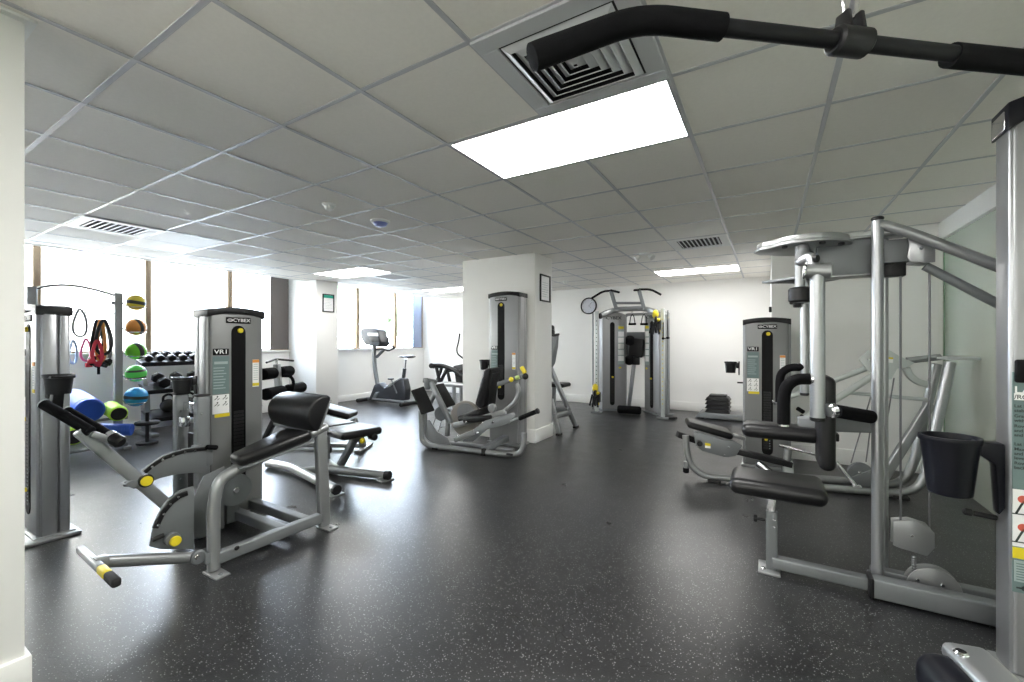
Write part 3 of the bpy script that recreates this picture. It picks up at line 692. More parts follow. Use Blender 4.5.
# ================================================================== RIGHT BACK: seated press machine with its weight tower
def press_machine():
    t = thing('seated_press_machine', 'silver seated machine with sloping black seat, leaning tubes and grey weight tower', 'exercise machine', (.1, 4.5, 0))
    a0, b0 = V((-.41, 4.25, 0)), V((.96, 4.58, 0)); d = (b0 - a0).normalized(); n = V((-d.y, d.x, 0))
    A_ = px_map(660, 390, 5.686); B_ = px_map(840, 340, 4.014)
    P = lambda p, off=0: PV(p[0], p[1], a0 + n * off, n)
    A = lambda x, y, off=0: P(A_(x, y), off); B = lambda x, y, off=0: P(B_(x, y), off)
    tower(t, frame_mat((-.21, 4.92, 0), XH, YH), .40, .2, 1.49, slotx=.52, icons=True, cup=((-.12, .06, 1.05), .055, .11, (1, 0, 0)))
    mk('side_lever', MB().rod((-.27, 5.0, .84), (-.18, 5.0, .84), .008), PLASTIC, t)
    # frame
    fl = lambda p, z=.03: V((p.x, p.y, max(p.z, z)))
    pts = [A(145, 258), A(156, 372), A(182, 440), A(255, 492)] + [fl(A(410, 504))] + [fl(P((840, 490))), fl(P((897, 495.5)))] + [P((917, 489)), P((928, 470)), P((950, 364))]
    mk('frame_tube', MB().tube(pts, .029, .12, 16), SILVER, t)
    pts = [fl(P((780, 478), .24)), fl(P((860, 482), .24)), fl(P((893, 485), .24)), P((905, 479), .24), P((914, 463), .24), P((937, 364), .24)]
    mk('frame_tube', MB().tube(pts, .034, .1, 16), SILVER, t)
    mk('leaning_tube', MB().tube([P((926, 472), -.01), P((950, 362), -.01)], .036, 0, 16), BRIGHT, t)
    mk('brace', MB().rtube([P((930, 404), .12), P((882, 480), .12)], .05, .07), SILVER, t)
    q = [B(380, 72, -.06), B(470, 70, -.06), B(498, 80, -.06), B(470, 90, -.06), B(385, 86, -.06)]
    c0 = P((950, 358), .1)
    pp = [c0 + d * x + n * y for x, y in ((-.11, -.17), (.10, -.16), (.15, -.02), (.13, .12), (.05, .17), (-.1, .16))]
    mk('top_plate', MB().prism(pp, (0, 0, .022), .005), PLATE, t)
    mk('top_link', MB().tube([P((907, 360), .08), P((940, 356.5), .08)], .022, 0, 14), SILVER, t)
    mk('top_link', MB().tube([P((907, 362), .16), P((942, 358), .16)], .016, 0, 14), STEEL, t)
    bs = [B(265, 112, .1), B(280, 145, .1), B(310, 168, .1), B(358, 180, .1)]
    mk('curved_bracket', MB().rtube(bs, .05, .03, .08, up=n, rad=.006), PLATE, t)
    lens = [(75, 78), (110, 42), (150, 30), (200, 42), (240, 66), (300, 92), (270, 108), (228, 115), (205, 158), (170, 158), (110, 122)]
    lp = mk('pivot_plate', MB().prism([B(x, y, .02) for x, y in lens], n * .014, .003), PLATE, t)
    mk('pivot_plate', MB().prism([B(x, y, .16) for x, y in lens], n * .014, .003), PLATE, t)
    mk('bolt', MB().disc(B(178, 52, .005), .02, .02, n, 14), PLASTIC, lp)
    mk('caution_label', MB().prism([B(*c, .01) for c in ((187, 68), (213, 70), (212, 92), (186, 90))], n * .004, 0), WHITE, lp)
    mk('caution_header', MB().prism([B(*c, .008) for c in ((187, 68), (213, 70), (213, 77), (187, 75))], n * .004, 0), YELLOW, lp)
    for x, y in ((115, 78), (183, 118)): mk('bolt', MB().disc(B(x, y, .008), .009, .012, n, 10), CHROME, lp)
    # lever arms
    la = mk('lever_arm', MB().tube([P((872, 366), .09), P((833, 381), .04), P((776, 401.5), -.02)], .023, .06, 14), PLATE, t)
    mk('lever_end', MB().rod(P((778, 401), -.02), P((773, 402.5), -.02), .023), CHROME, la)
    lb = mk('lever_arm', MB().tube([P((874, 375), .0), P((838, 398), -.06), P((804, 418.5), -.12)], .027, .06, 14), PLATE, t)
    g_ = MB(); g_.rod(P((797, 408), -.12), P((804, 412.5), -.12), .017, 14, .004); g_.rod(P((800, 416), -.12), P((807, 420), -.12), .02, 14, .004); mk('lever_grip', g_, FOAM, lb)
    mk('cross_bar', MB().tube([B(40, 212, .3), B(352, 240, .2)], .016, 0, 12), PLATE, t)
    # pulley, cables, drag link
    pd = mk('base_pulley', MB().disc(P((860, 473), .1), .09, .03, n, 28), STEEL, t)
    mk('bolt', MB().disc(P((860, 473), .08), .012, .012, n, 10), CHROME, pd)
    mk('pulley_lug', MB().prism([P(c, .1) for c in ((846, 478), (858, 486), (876, 486), (886, 470), (878, 466))], n * .05, .003), STEEL, t)
    for p_, q_ in (((871, 396), (851, 463)), ((874, 400), (866, 462)), ((894, 378), (883, 446))): mk('cable', MB().rod(P(p_, .1), P(q_, .1), .005, 8), CABLE, t)
    mk('drag_link', MB().tube([P((779, 445), .2), P((822, 456), .12)], .014, 0, 12), CHROME, t)
    mk('drag_link', MB().tube([P((836, 462), .08), P((857, 487), .02)], .016, 0, 12), CHROME, t)
    cl = MB(); cl.box(P((857, 488), .02), (.06, .05, .05), None, .008); mk('clamp', cl, SILVER, t)
    mk('floor_pad', MB().box(fl(A(310, 519), .012), (.10, .12, .024), None, .005), RUBBERB, t)
    mk('floor_pad', MB().box(fl(P((900, 499)), .012), (.10, .12, .024), None, .005), RUBBERB, t)
    # sliding seat
    sl = (A(415, 268) - A(150, 192)).normalized(); up = n.cross(sl); up = up if up.z > 0 else -up
    c = (A(160, 203) + A(412, 268)) / 2; ax = Matrix((sl, n, up)).transposed()
    mk('seat_pad', MB().box(c + n * .14 + up * .004, ((A(412, 268) - A(152, 193)).length, .30, .06), ax, .027, 4), VINYL, t)
    sp = mk('seat_carriage', MB().prism([A(x, y, .04) for x, y in ((190, 232), (203, 315), (240, 345), (375, 382), (430, 372), (467, 314), (415, 284), (370, 284))], n * .03, .004), STEEL, t)
    mk('seat_carriage', MB().prism([A(x, y, .24) for x, y in ((190, 232), (203, 315), (240, 345), (375, 382), (430, 372), (467, 314), (415, 284), (370, 284))], n * .03, .004), STEEL, t)
    mk('adjust_knob', MB().disc(A(225, 303, .0), .024, .05, n, 18), PLASTIC, sp)
    mk('caution_label', MB().prism([A(*c_, .02) for c_ in ((256, 300), (287, 305), (287, 332), (256, 328))], n * .004, 0), WHITE, sp)
    mk('caution_header', MB().prism([A(*c_, .017) for c_ in ((256, 300), (287, 305), (287, 320), (256, 315))], n * .004, 0), YELLOW, sp)
    for x, y in ((390, 325), (368, 370), (208, 242), (215, 322)): mk('bolt', MB().disc(A(x, y, .022), .008, .008, n, 10, .002), CHROME, sp)
    mk('guide_bar', MB().bar(A(98, 250, .06), A(200, 285, .1), .08, .055, bev=.006), PLASTIC, t)
    mk('guide_rail', MB().bar(A(430, 345, .1), A(745, 422, .1), .10, .05, bev=.006), PLASTIC, t)
    mk('seat_lug', MB().bar(A(412, 255, .14), A(485, 278, .14), .05, .03, bev=.006), SILVER, t)
    mk('rail_stand', MB().prism([A(x, y, .1) for x, y in ((695, 400), (752, 405), (757, 500), (706, 500))], n * .06, .004), PLATE, t)
    mk('rail_stand', MB().tube([A(728, 335, .12), A(722, 410, .12)], .03, 0, 16), SILVER, t)
    mk('shock_strut', MB().tube([A(560, 418, .08), A(650, 490, .0)], .03, 0, 16), CHROME, t)
    sw = MB(); sw.rod(A(148, 405), A(148, 442), .024, 14); mk('heel_stop', sw, SILVER, t)
    mk('heel_stop', MB().rod(A(148, 440), A(148, 470), .026, 14, .006), FOAM, t)
    mk('tower_link', MB().b2((-.10, 4.42, .03), (-.03, 4.95, .09), .006), STEEL, t)
press_machine()

# ================================================================== BOTTOM RIGHT: corner of another seat
def corner_seat():
    c = PZ(960, 668, .36)
    t = thing('rowing_seat', 'black pad under a bolted silver cover, cut off at the bottom right corner', 'seat', (c.x, c.y, 0))
    a, b_ = PZ(939, 644, .40), PZ(978, 684, .40); e = b_ + (b_ - a) * 1.2
    dv = (e - a).normalized(); sd = V((-dv.y, dv.x, 0)); sd = sd if sd.x > 0 else -sd
    ax = Matrix((dv, ZH.cross(dv), ZH)).transposed(); L_ = (e - a).length
    cv = MB(); cv.box((a + e) / 2 + V((.045, .0, 0)), (L_, .105, .05), ax, .022, 4); o = mk('silver_cover', cv, BRIGHT, t)
    bp_ = PZ(961, 653, .425); bo = MB(); bo.disc(bp_, .016, .012, ZH, 20, .005); mk('bolt', bo, CHROME, o)
    q = PZ(925, 660, .36); pd = MB(); pd.box(q + dv * .17 + V((.02, .0, -.02)), (.36, .12, .13), ax, .055, 5); mk('pad', pd, NAVY, t)
    mk('pedestal', MB().box(((a + e) / 2 + V((0, 0, -.22))), (.07, .07, .36), ax, .006), STEEL, t)
    mk('foot_plate', MB().box(V(((a + e).x / 2, (a + e).y / 2, .008)), (.2, .2, .016), ax, .005), STEEL, t)
corner_seat()

# ================================================================== LAT BAR overhead
def lat_bar():
    z = 1.735
    L0 = PZ(640, 18, z); Cc = PZ(850, 42, z); R0 = Cc + (Cc - L0) * 1.3
    end = EYEP + ray(531, 58) * .605; endR = R0 + V(((R0 - L0).normalized() * .13)) + V((0, 0, -.09))
    t = thing('lat_bar', 'black lat pulldown bar with foam grips hanging across the top right ceiling', 'exercise bar', Cc)
    dd = (R0 - L0).normalized()
    mk('steel_bar', MB().tube([PZ(715, 26.6, z), PZ(955, 54, z), Cc + (Cc - PZ(715, 26.6, z))], .0125, 0, 18), mat('black_steel', (.008, .008, .01), .5, 0, spec=.2, noise=.05), t)
    gp = fillet([PZ(722, 27.3, z), L0, end + (end - L0).normalized() * -.012, end + (end - L0).normalized() * -.003, end], [0, .05, .001, .001, 0]); gn = len(gp)
    mk('foam_grip', MB().tube(gp, .0188, 0, 20, radii=[1.] * (gn - 9) + [.98] * 8 + [.72]), FOAM, t)
    mk('foam_grip', MB().tube([Cc + (Cc - PZ(740, 27.3, z)), R0, endR], .0188, .05, 20), FOAM, t)
    cl = MB(); cl.rod(Cc - dd * .03, Cc + dd * .03, .0215, 20, .004)
    ax = axes_from(dd)
    for sx in (-1, 1):
        q = [Cc + dd * (sx * .012) + ax @ V((0, y, zz)) for y, zz in ((-.018, .0), (.018, .0), (.011, .045), (-.011, .045))]
        cl.prism(q, dd * .007, .002)
    k = mk('swivel_clamp', cl, PLASTIC, t)
    side = ax @ V((0, 1, 0))
    rg = MB(); rg.tube([Cc + V((0, 0, .036 + .045)) + side * 0 + (dd * math.cos(a) * .014 + ZH * math.sin(a) * .045) for a in [2 * PI * i / 20 for i in range(20)]], .0032, 0, 10, True); mk('snap_ring', rg, CHROME, k)
    mk('cable', MB().rod(Cc + V((0, 0, .12)), V((Cc.x, Cc.y, CEIL - .05)), .003, 8), CABLE, t)
    mk('ceiling_pulley', MB().disc(V((Cc.x, Cc.y, CEIL - .05)), .045, .025, side, 24), PLASTIC, t)
    mk('pulley_bracket', MB().box(V((Cc.x, Cc.y, CEIL - .03)), (.04, .05, .06), ax, .004), STEEL, t)
lat_bar()

# ================================================================== LEFT: leg curl machine with slanted levers
def leg_curl():
    t = thing('leg_curl_machine', 'large grey leg machine at left with slanted levers, yellow pivots and rounded black hip pad', 'exercise machine', (-2.7, 1.5, 0))
    tower(t, frame_mat((-3.24, 1.42, 0), YH, -XH), .37, .2, 1.49, slotx=.52, cup=((-.115, .09, 1.02), .055, .095, (1, 0, 0)))
    XL = -2.59
    pts = [PX(213.7, 569, XL), PX(213.7, 501, XL), PX(219, 480, XL), PX(233.5, 471, XL), PX(277.5, 450, XL), PX(326, 427, XL)]
    mk('frame_tube', MB().tube(pts, .031, [0, .1, .06, .1, .1, 0], 18), SILVER, t)
    a, b_ = PX(320, 430, XL), PX(324, 527, XL); b_.z = 0.01; a.y = b_.y - .03
    mk('rear_upright', MB().bar(a + V((0, 0, .04)), b_, .05, .075, (0, 1, 0), .01, 3), SILVER, t)
    r0, r1 = PX(214, 557, XL), PX(322, 517, XL); r0.z = r1.z = .075
    rl = mk('base_rail', MB().bar(r0, r1, .05, .065, bev=.008, seg=3), STEEL, t)
    mk('rail_bolt', MB().disc(PX(237, 548, XL + .03), .013, .01, XH, 14), PLASTIC, rl)
    for p_ in (PX(213.7, 569, XL), PX(324, 527, XL)):
        f = mk('foot_plate', MB().box((p_.x + .03, p_.y, .006), (.15, .075, .012), None, .005), SILVER, t)
        mk('bolt', MB().disc((p_.x + .075, p_.y, .015), .011, .008, ZH, 12), STEEL, f)
    for y in (1.55, 1.71): mk('cross_member', MB().b2((-3.26, y - .03, .05), (-2.6, y + .03, .11), .008, 3), STEEL, t)
    mk('floor_rail', MB().b2((-3.28, 1.44, .0), (-3.20, 1.80, .04), .005), STEEL, t)
    cd = mk('cam_disc', MB().disc((-3.06, 1.50, .27), .105, .03, XH, 28), STEEL, t)
    mk('bolt', MB().disc((-3.04, 1.50, .27), .02, .012, XH, 12), CHROME, cd)
    mk('axle_stand', MB().b2((-3.14, 1.47, .04), (-3.10, 1.55, .28), .005), STEEL, t)
    mk('cable_shield', MB().prism([(-3.03, 1.22, .05), (-3.03, 1.42, .05), (-3.03, 1.42, .45), (-3.03, 1.30, .42), (-3.03, 1.20, .2)], (.012, 0, 0), .003), STEEL, t)
    # pads
    A, B = PX(235, 467, XL), PX(302, 438, XL); s_ = (B - A).normalized(); up = XH.cross(s_); up = up if up.z > 0 else -up
    q = [A - s_ * .0 + XH * .05, A + s_ * .03 + XH * .07, A + s_ * .2 + XH * .10, B + XH * .13, B - XH * .13, A + s_ * .2 - XH * .10, A + s_ * .03 - XH * .07, A - XH * .05]
    q = [p_ + up * .035 for p_ in q]
    mk('thigh_pad', MB().prism(q, up * .065, .026, 4, .6), VINYL, t)
    mk('pad_plate', MB().prism([p_ - up * .04 for p_ in q], up * .012, .002), STEEL, t)
    yc, zc = 1.735, .80
    th = math.radians(66); u_ = V((0, math.cos(th), math.sin(th))); w_ = V((0, -math.sin(th), math.cos(th)))   # along the pad face, out of its belly
    prof = [(-.115, -.03), (-.12, .0)] + [(-.115 + .23 * k / 10, .0 + .085 * math.sin(PI * k / 10) ** .7 + .01) for k in range(1, 10)] + [(.12, .0), (.115, -.03)]
    cN = V((-2.70, yc, zc))
    mk('hip_pad', MB().prism([cN + u_ * a_ + w_ * b_ for a_, b_ in prof], (.46, 0, 0), .014, 3, .9), VINYL, t)
    mk('pad_plate', MB().box(cN - w_ * .04, (.44, .2, .012), Matrix((XH, u_, w_)).transposed(), .003), SILVER, t)
    mk('pad_bracket', MB().bar(V((-2.92, 1.70, .70)), V((-2.56, 1.72, .69)), .05, .03, bev=.006), SILVER, t)
    # twin guide posts
    for x, y in ((-3.13, 1.335), (-3.36, 1.31)):
        g_ = mk('guide_post', MB().box((x, y, .455), (.062, .075, .91), None, .012, 3), STEEL, t)
        mk('post_cap', MB().box((x, y, .915), (.066, .079, .014), None, .006), PLASTIC, g_)
        for z in (.35, .55, .8): mk('bolt', MB().disc((x + .034, y - .015, z), .006, .006, XH, 8, .001), CHROME, g_)
    mk('post_link', MB().b2((-3.34, 1.31, .80), (-3.15, 1.34, .86), .006), CHROME, t)
    mk('guide_bracket', MB().b2((-3.34, 1.28, .70), (-3.26, 1.33, .77), .012), CHROME, t)
    mk('shroud_shield', MB().b2((-3.30, 1.325, .1), (-3.18, 1.335, .66), .003), PLASTIC, t)
    # upper arc quadrant
    XA = -2.92
    arc = [(143.7, 470), (152, 463), (162.5, 456), (173, 452), (185, 448.5), (195, 447), (206, 446)]
    low = [(206, 472), (198, 472.5), (186, 473), (172.5, 475), (160, 478), (152.5, 481), (146, 486)]
    qd = mk('quadrant', MB().prism([PX(*c, XA) for c in arc + low], (.014, 0, 0), .003), STEEL, t)
    mk('quadrant_strip', MB().rtube([PX(u, v + 2.2, XA) for u, v in arc], .03, .022, rad=.004), PLASTIC, qd)
    for c in arc[1:-1]: mk('stop_bolt', MB().disc(PX(c[0], c[1] + 4, XA + .014), .007, .012, XH, 8, .002), CHROME, qd)
    mk('quadrant_axle', MB().bar(V((-3.13, 1.30, PX(206, 458, XA).z)), V((XA, 1.28, PX(206, 458, XA).z)), .05, .10, bev=.006), STEEL, t)
    mk('pull_pin', MB().rod(PX(206, 447, XA + .02), PX(217.5, 447.5, XA + .02), .014, 14, .005), FOAM, t)
    # upper lever with twin rollers
    XV = -2.84
    A, B = PX(79, 430, XV), PX(189, 524, XV)
    lv = mk('upper_lever', MB().bar(A, B, .042, .058, XH.cross((B - A)), .012, 3), SILVER, t)
    yd = PX(146.5, 481, XV + .035); mk('pivot_hub', MB().disc(yd - V((.01, 0, 0)), .034, .02, XH, 24), PLASTIC, lv)
    mk('pivot_disc', MB().disc(yd, .026, .02, XH, 24), YELLOW, lv)
    mk('lock_pin', MB().rod(PX(124, 484, XV), PX(135, 484, XV), .013, 12), PLASTIC, lv)
    mk('lock_bracket', MB().prism([PX(*c, XV) for c in ((122, 484), (131, 479), (146, 483), (132, 488))], (.06, 0, 0), .003), STEEL, lv)
    E0, E1 = PX(66.5, 411, -3.05), PX(113, 438, -2.80); F0 = PX(43.5, 404, -3.05); F1 = F0 + (E1 - E0)
    for a, b_ in ((E0, E1), (F0, F1)):
        r_ = mk('foam_roller', MB().rod(a, b_, .024, 20, .004), FOAM, t)
        mk('roller_end', MB().rod(a - (b_ - a).normalized() * .008, a + (b_ - a).normalized() * .004, .022, 20, .003), PLATE, r_)
    mk('roller_cap', MB().rod(E1 - (E1 - E0).normalized() * .01, E1 + (E1 - E0).normalized() * .055, .03, 20, .01), PLASTIC, t)
    mk('roller_clamp', MB().rod(E1 - (E1 - E0).normalized() * .03, E1 + (E1 - E0).normalized() * .01, .029, 20, .004), CHROME, t)
    mk('roller_bracket', MB().bar(F1 + V((.0, 0, -.01)), E1 + V((0, 0, -.01)), .03, .03, bev=.006), SILVER, t)
    mk('lever_head', MB().bar(A, E1 + V((0, .01, -.02)), .05, .03, bev=.006), SILVER, lv)
    # lower quadrant and lower lever
    XB = -2.665
    out = [(193.5, 486), (186, 488), (178, 491), (169, 498), (161, 508), (154, 522), (149, 546), (160, 549), (193.5, 549)]
    q2 = mk('quadrant', MB().prism([PX(*c, XB) for c in out], (.016, 0, 0), .003), STEEL, t)
    mk('quadrant_strip', MB().rtube([PX(u + 3, v + 4, XB + .012) for u, v in ((184, 489), (176, 492), (167, 499), (159, 509), (152, 524))], .02, .026, rad=.004), PLASTIC, q2)
    for c in ((178, 497), (170, 504), (163.5, 514), (158, 525)): mk('stop_bolt', MB().disc(PX(*c, XB + .02), .006, .016, XH, 8, .002), CHROME, q2)
    yd = PX(175.5, 541, XB + .05); mk('pivot_hub', MB().disc(PX(172, 539, XB + .03), .034, .03, XH, 24), STEEL, q2)
    mk('pivot_disc', MB().disc(yd, .025, .02, XH, 24), YELLOW, q2)
    mk('pull_pin', MB().rod(PX(152, 540, XB + .03), PX(164, 535, XB + .03), .012, 12), PLASTIC, q2)
    XC = -2.63
    A, B = PX(200, 557, XC), PX(101, 561.5, XC)
    ll = mk('lower_lever', MB().tube([A, B], .028, 0, 18), SILVER, t)
    mk('lever_lug', MB().disc(PX(198, 557, XC + .03), .036, .03, XH, 22, .006), STEEL, ll)
    mk('lever_bolt', MB().disc(PX(197, 557, XC + .05), .012, .012, XH, 12), CHROME, ll)
    mk('pivot_block', MB().b2((-2.66, A.y - .0, A.z - .03), (-2.57, PX(213, 550, XL).y, A.z + .03), .008), STEEL, t)
    z = B.z
    a0, a1 = PZ(80, 549, z), PZ(117, 583.5, z); dv = (a1 - a0)
    fb = mk('foot_bar', MB().bar(a0, a0 + dv * .60, .032, .036, bev=.010, seg=3), SILVER, ll)
    f2 = mk('caution_band', MB().bar(a0 + dv * .60, a0 + dv * .78, .0325, .0365, bev=.010, seg=3), YELLOW, ll)
    mk('rubber_end', MB().bar(a0 + dv * .78, a1, .034, .038, bev=.012, seg=3), RUBBERB, ll)
    mk('foot_bar_clamp', MB().box(B, (.06, .05, .05), None, .012), SILVER, ll)
leg_curl()

# ================================================================== FAR LEFT: tower behind the partition
def side_tower():
    t = thing('weight_machine', 'silver weight tower with black cup holder standing beside the white partition at far left', 'exercise machine', (-4.1, .8, 0))
    tower(t, frame_mat((-4.31, .767, 0), XH, YH), .38, .155, 1.49, body=SHROUDL, colm=BRIGHT)
    rim = V((-3.80, .835, 1.05)); m_ = MB()
    m_.lathe([(0, -.115), (.056, -.115), (.066, -.015), (.074, -.012), (.074, .006), (.062, .006), (.06, -.01), (.05, -.105), (0, -.105)], rim, ZH, 28)
    ch = mk('cup_holder', m_, PLASTIC, t)
    mk('cup_mount', MB().b2((-3.94, .80, .90), (-3.86, .87, 1.045), .008), PLASTIC, ch)
    mk('cup_lip', MB().b2((-3.90, .78, 1.035), (-3.70, .89, 1.05), .006), PLASTIC, ch)
    mk('cup_stem', MB().prism([(-3.83, .83, .94), (-3.77, .83, .94), (-3.80, .83, .84), (-3.90, .83, .84)], (0, .05, 0), .004), PLASTIC, ch)
    mk('base_plate', MB().b2((-4.36, .70, 0), (-3.87, .96, .022), .008), SILVER, t)
    mk('base_rail', MB().b2((-4.2, .2, .02), (-4.12, .74, .08), .008), STEEL, t)
    mk('seat_pad', MB().box((-4.16, .25, .45), (.3, .34, .07), None, .03, 4), VINYL, t)
    mk('seat_post', MB().b2((-4.19, .22, .05), (-4.13, .28, .42), .005), STEEL, t)
side_tower()

# ================================================================== WINDOW SIDE: ball rack, balls, bands, rollers
def ball_rack():
    XB = -6.72
    t = thing('ball_rack', 'silver storage rack with arched top bar below the left windows', 'storage rack', (XB, 1.65, 0))
    p1, p0 = PX(118, 293, XB), PX(31.5, 287, XB)
    for p_ in (p0, p1):
        mk('post', MB().box((XB, p_.y, p1.z / 2), (.07, .075, p1.z), None, .01, 3), SHROUDL, t)
        mk('foot', MB().box((XB + .05, p_.y, .02), (.5, .08, .04), None, .008), STEEL, t)
    ar = [V((XB, p0.y + (p1.y - p0.y) * k / 12, p1.z - .04 + .085 * math.sin(PI * (k / 12) ** .8))) for k in range(13)]
    mk('arched_bar', MB().tube(ar, .015, 0, 10), CHROME, t)
    for z in (1.70,):
        mk('peg', MB().rod(PX(111, 303, XB), PX(118, 303, XB), .02, 12), SILVER, t)
    mk('hook_rail', MB().rod((XB, p0.y, 1.60), (XB, p1.y, 1.60), .008, 10), CHROME, t)
    for z in (.435, .12):
        s_ = MB(); s_.rod((XB - .16, p0.y, z), (XB - .16, p1.y, z), .016); s_.rod((XB + .22, p0.y, z - .06), (XB + .22, p1.y, z - .06), .016)
        for y in (p0.y, p1.y): s_.bar((XB - .2, y, z), (XB + .26, y, z - .06), .03, .04, bev=.006)
        mk('shelf', s_, STEEL, t)
    zs = [PX(134, v, XB).z for v in (302.5, 327, 351, 373.5, 397)]
    cols = [('yellow', (.62, .5, .03)), ('orange', (.72, .27, .04)), ('lime green', (.16, .62, .03)), ('green', (.08, .55, .08)), ('blue', (.02, .28, .62))]
    rad = [.096, .104, .104, .105, .118]
    for k, z in enumerate(zs):
        m_ = MB(); yb = 2.15
        m_.rod((XB, p1.y, z - rad[k] * .2), (XB, yb - rad[k] - .012, z - rad[k] * .2), .011)
        rr = rad[k] + .012
        m_.tube([V((XB + rr * .8 * math.cos(a), yb + rr * .8 * math.sin(a), z - rad[k] * .62)) for a in [2 * PI * i / 24 for i in range(24)]], .006, 0, 8, True)
        m_.tube([V((XB, yb - rad[k] - .012, z - rad[k] * .2)), V((XB, yb - rr * .8, z - rad[k] * .62))], .006, 0, 8)
        mk('ball_cradle', m_, CHROME, t)
        bm_ = bpy.data.materials.new('ball_' + cols[k][0].replace(' ', '_')); bm_.use_nodes = True
        n = bm_.node_tree.nodes; L = bm_.node_tree.links; tc = n.new('ShaderNodeTexCoord'); sx = n.new('ShaderNodeSeparateXYZ'); L.new(tc.outputs['Object'], sx.inputs[0])
        wv = n.new('ShaderNodeMath'); wv.operation = 'MULTIPLY_ADD'; wv.inputs[1].default_value = (.35, .5, .1, .1, .3)[k]; L.new(sx.outputs[1], wv.inputs[0]); L.new(sx.outputs[2 if k != 2 and k != 1 else 1], wv.inputs[2])
        ab = n.new('ShaderNodeMath'); ab.operation = 'ABSOLUTE'; L.new(wv.outputs[0], ab.inputs[0])
        cm = n.new('ShaderNodeMath'); cm.operation = 'LESS_THAN'; cm.inputs[1].default_value = (.022, .03, .028, .02, .02)[k]; L.new(ab.outputs[0], cm.inputs[0])
        if k in (3,): cm.operation = 'COMPARE'; cm.inputs[1].default_value = .045; cm.inputs[2].default_value = .012
        mx = n.new('ShaderNodeMix'); mx.data_type = 'RGBA'; L.new(cm.outputs[0], mx.inputs[0]); mx.inputs[6].default_value = (*cols[k][1], 1); mx.inputs[7].default_value = (.02, .02, .02, 1)
        L.new(mx.outputs[2], n['Principled BSDF'].inputs['Base Color']); n['Principled BSDF'].inputs['Roughness'].default_value = .45
        o = mk('medicine_ball', MB().ell((0, 0, 0), (rad[k],) * 3, None, 32, 20), bm_); o.location = (XB, yb, z); o.rotation_euler = (.25, .1, .3)
        place = ('topmost on the ball rack', 'second from top on the ball rack', 'third from top on the ball rack', 'fourth from top on the ball rack', 'lowest and largest on the ball rack')[k]
        tag(o, '%s medicine ball with black band, %s' % (cols[k][0], place), 'medicine ball', 'medicine balls on the rack')
    # hanging bands and straps
    def loop(c, w_, h_, r, m_, name, label, group='resistance bands on the rack', tw=0.):
        c = V(c); pts = [c + V((.01 * math.sin(3 * a), w_ * math.cos(a) * (1 - .35 * math.sin(a)) + tw * math.sin(a), h_ * math.sin(a))) for a in [2 * PI * i / 28 for i in range(28)]]
        mb = MB(); mb.sweep(pts, rrect(.02, .026, .004, 2), True, up=(1, 0, 0))
        solo(name, mb, m_, label, 'resistance band', c + V((0, 0, h_)), group)
    XH_ = XB + .03
    for v0, u0, wpx, hh, m_, lb in ((323, 80, .055, .155, GREYB, 'grey resistance band loop hanging alone from the rack'), (352, 73, .03, .13, PALEB, 'pale blue resistance band hanging beside the far left weight tower'), (350, 86, .04, .125, PINK, 'pink resistance band hanging left of the tangled straps')):
        loop(PX(u0, v0, XH_), wpx, hh, .007, m_, 'resistance_band', lb)
    c = PX(100, 345, XH_ + .02)
    ts = thing('suspension_straps', 'tangled black and red straps with buckles hanging from the rack', 'suspension straps', c + V((0, 0, .28)))
    for k, (dx, w_, h_, m_) in enumerate(((-.02, .05, .27, VINYL), (.03, .055, .25, GREYB), (.0, .035, .24, ORANGE), (.02, .065, .2, VINYL), (-.04, .04, .13, RED))):
        cz = c + V((.015 * k, dx, .29 - h_ if k < 4 else -.08)); mb = MB()
        mb.sweep([cz + V((0, w_ * math.cos(a) * (1 - .4 * math.sin(a)), h_ * math.sin(a))) for a in [2 * PI * i / 26 for i in range(26)]], rrect(.032, .014, .003, 1), True, up=(1, 0, 0))
        mk('strap', mb, m_, ts)
    random.seed(9)
    for k in range(14):
        p_ = c + V((random.uniform(0, .06), random.uniform(-.10, .11), random.uniform(-.24, -.1))); mk('buckle', MB().box(p_, (.04, .05, .06), Matrix.Rotation(random.uniform(0, 3), 3, 'X'), .008), PLASTIC if k % 3 else RED, ts)
    mk('handle', MB().rod(c + V((.03, -.02, -.34)), c + V((.03, -.02, -.22)), .014, 12), FOAM, ts)
    # foam rollers
    def roller(u0, v0, u1, v1, X0, X1, r, m_, label, cap):
        a, b_ = PX(u0, v0, X0), PX(u1, v1, X1); c_ = (a + b_) / 2
        o = thing('foam_roller', label, 'foam roller', (c_.x, c_.y, c_.z - r), 'foam rollers on the rack')
        mk('body', MB().rod(a, b_, r, 28, .01), m_, o); d_ = (b_ - a).normalized()
        mk('end_face', MB().rod(b_ - d_ * .01, b_ + d_ * .004, r * .86, 28, .004), cap, o)
        for q in (.12, .88): mk('band', MB().lathe([(r * .99, -.008), (r + .003, -.006), (r + .003, .006), (r * .99, .008)], a.lerp(b_, q), d_, 28, False), m_, o)
    roller(73, 400, 90, 411, -6.9, -6.42, .134, BLUE, 'big blue foam roller lying on the upper shelf of the ball rack', BLUEL)
    roller(110, 408, 119, 414, -6.64, -6.34, .085, LIME, 'lime green foam roller with black end on the upper shelf of the rack', VINYL)
    roller(70, 430, 74, 437, -6.75, -6.46, .09, LIME, 'lime green roller on the lower shelf of the ball rack', VINYL)
    a = PX(116, 428, -6.6)
    solo('exercise_mat', MB().rod(a + V((-.1, -.15, 0)), a + V((.1, .12, -.03)), .07, 24, .008), BLUEL, 'rolled dark blue exercise mat below the lime green roller', 'exercise mat', a + V((0, 0, -.07)))
ball_rack()

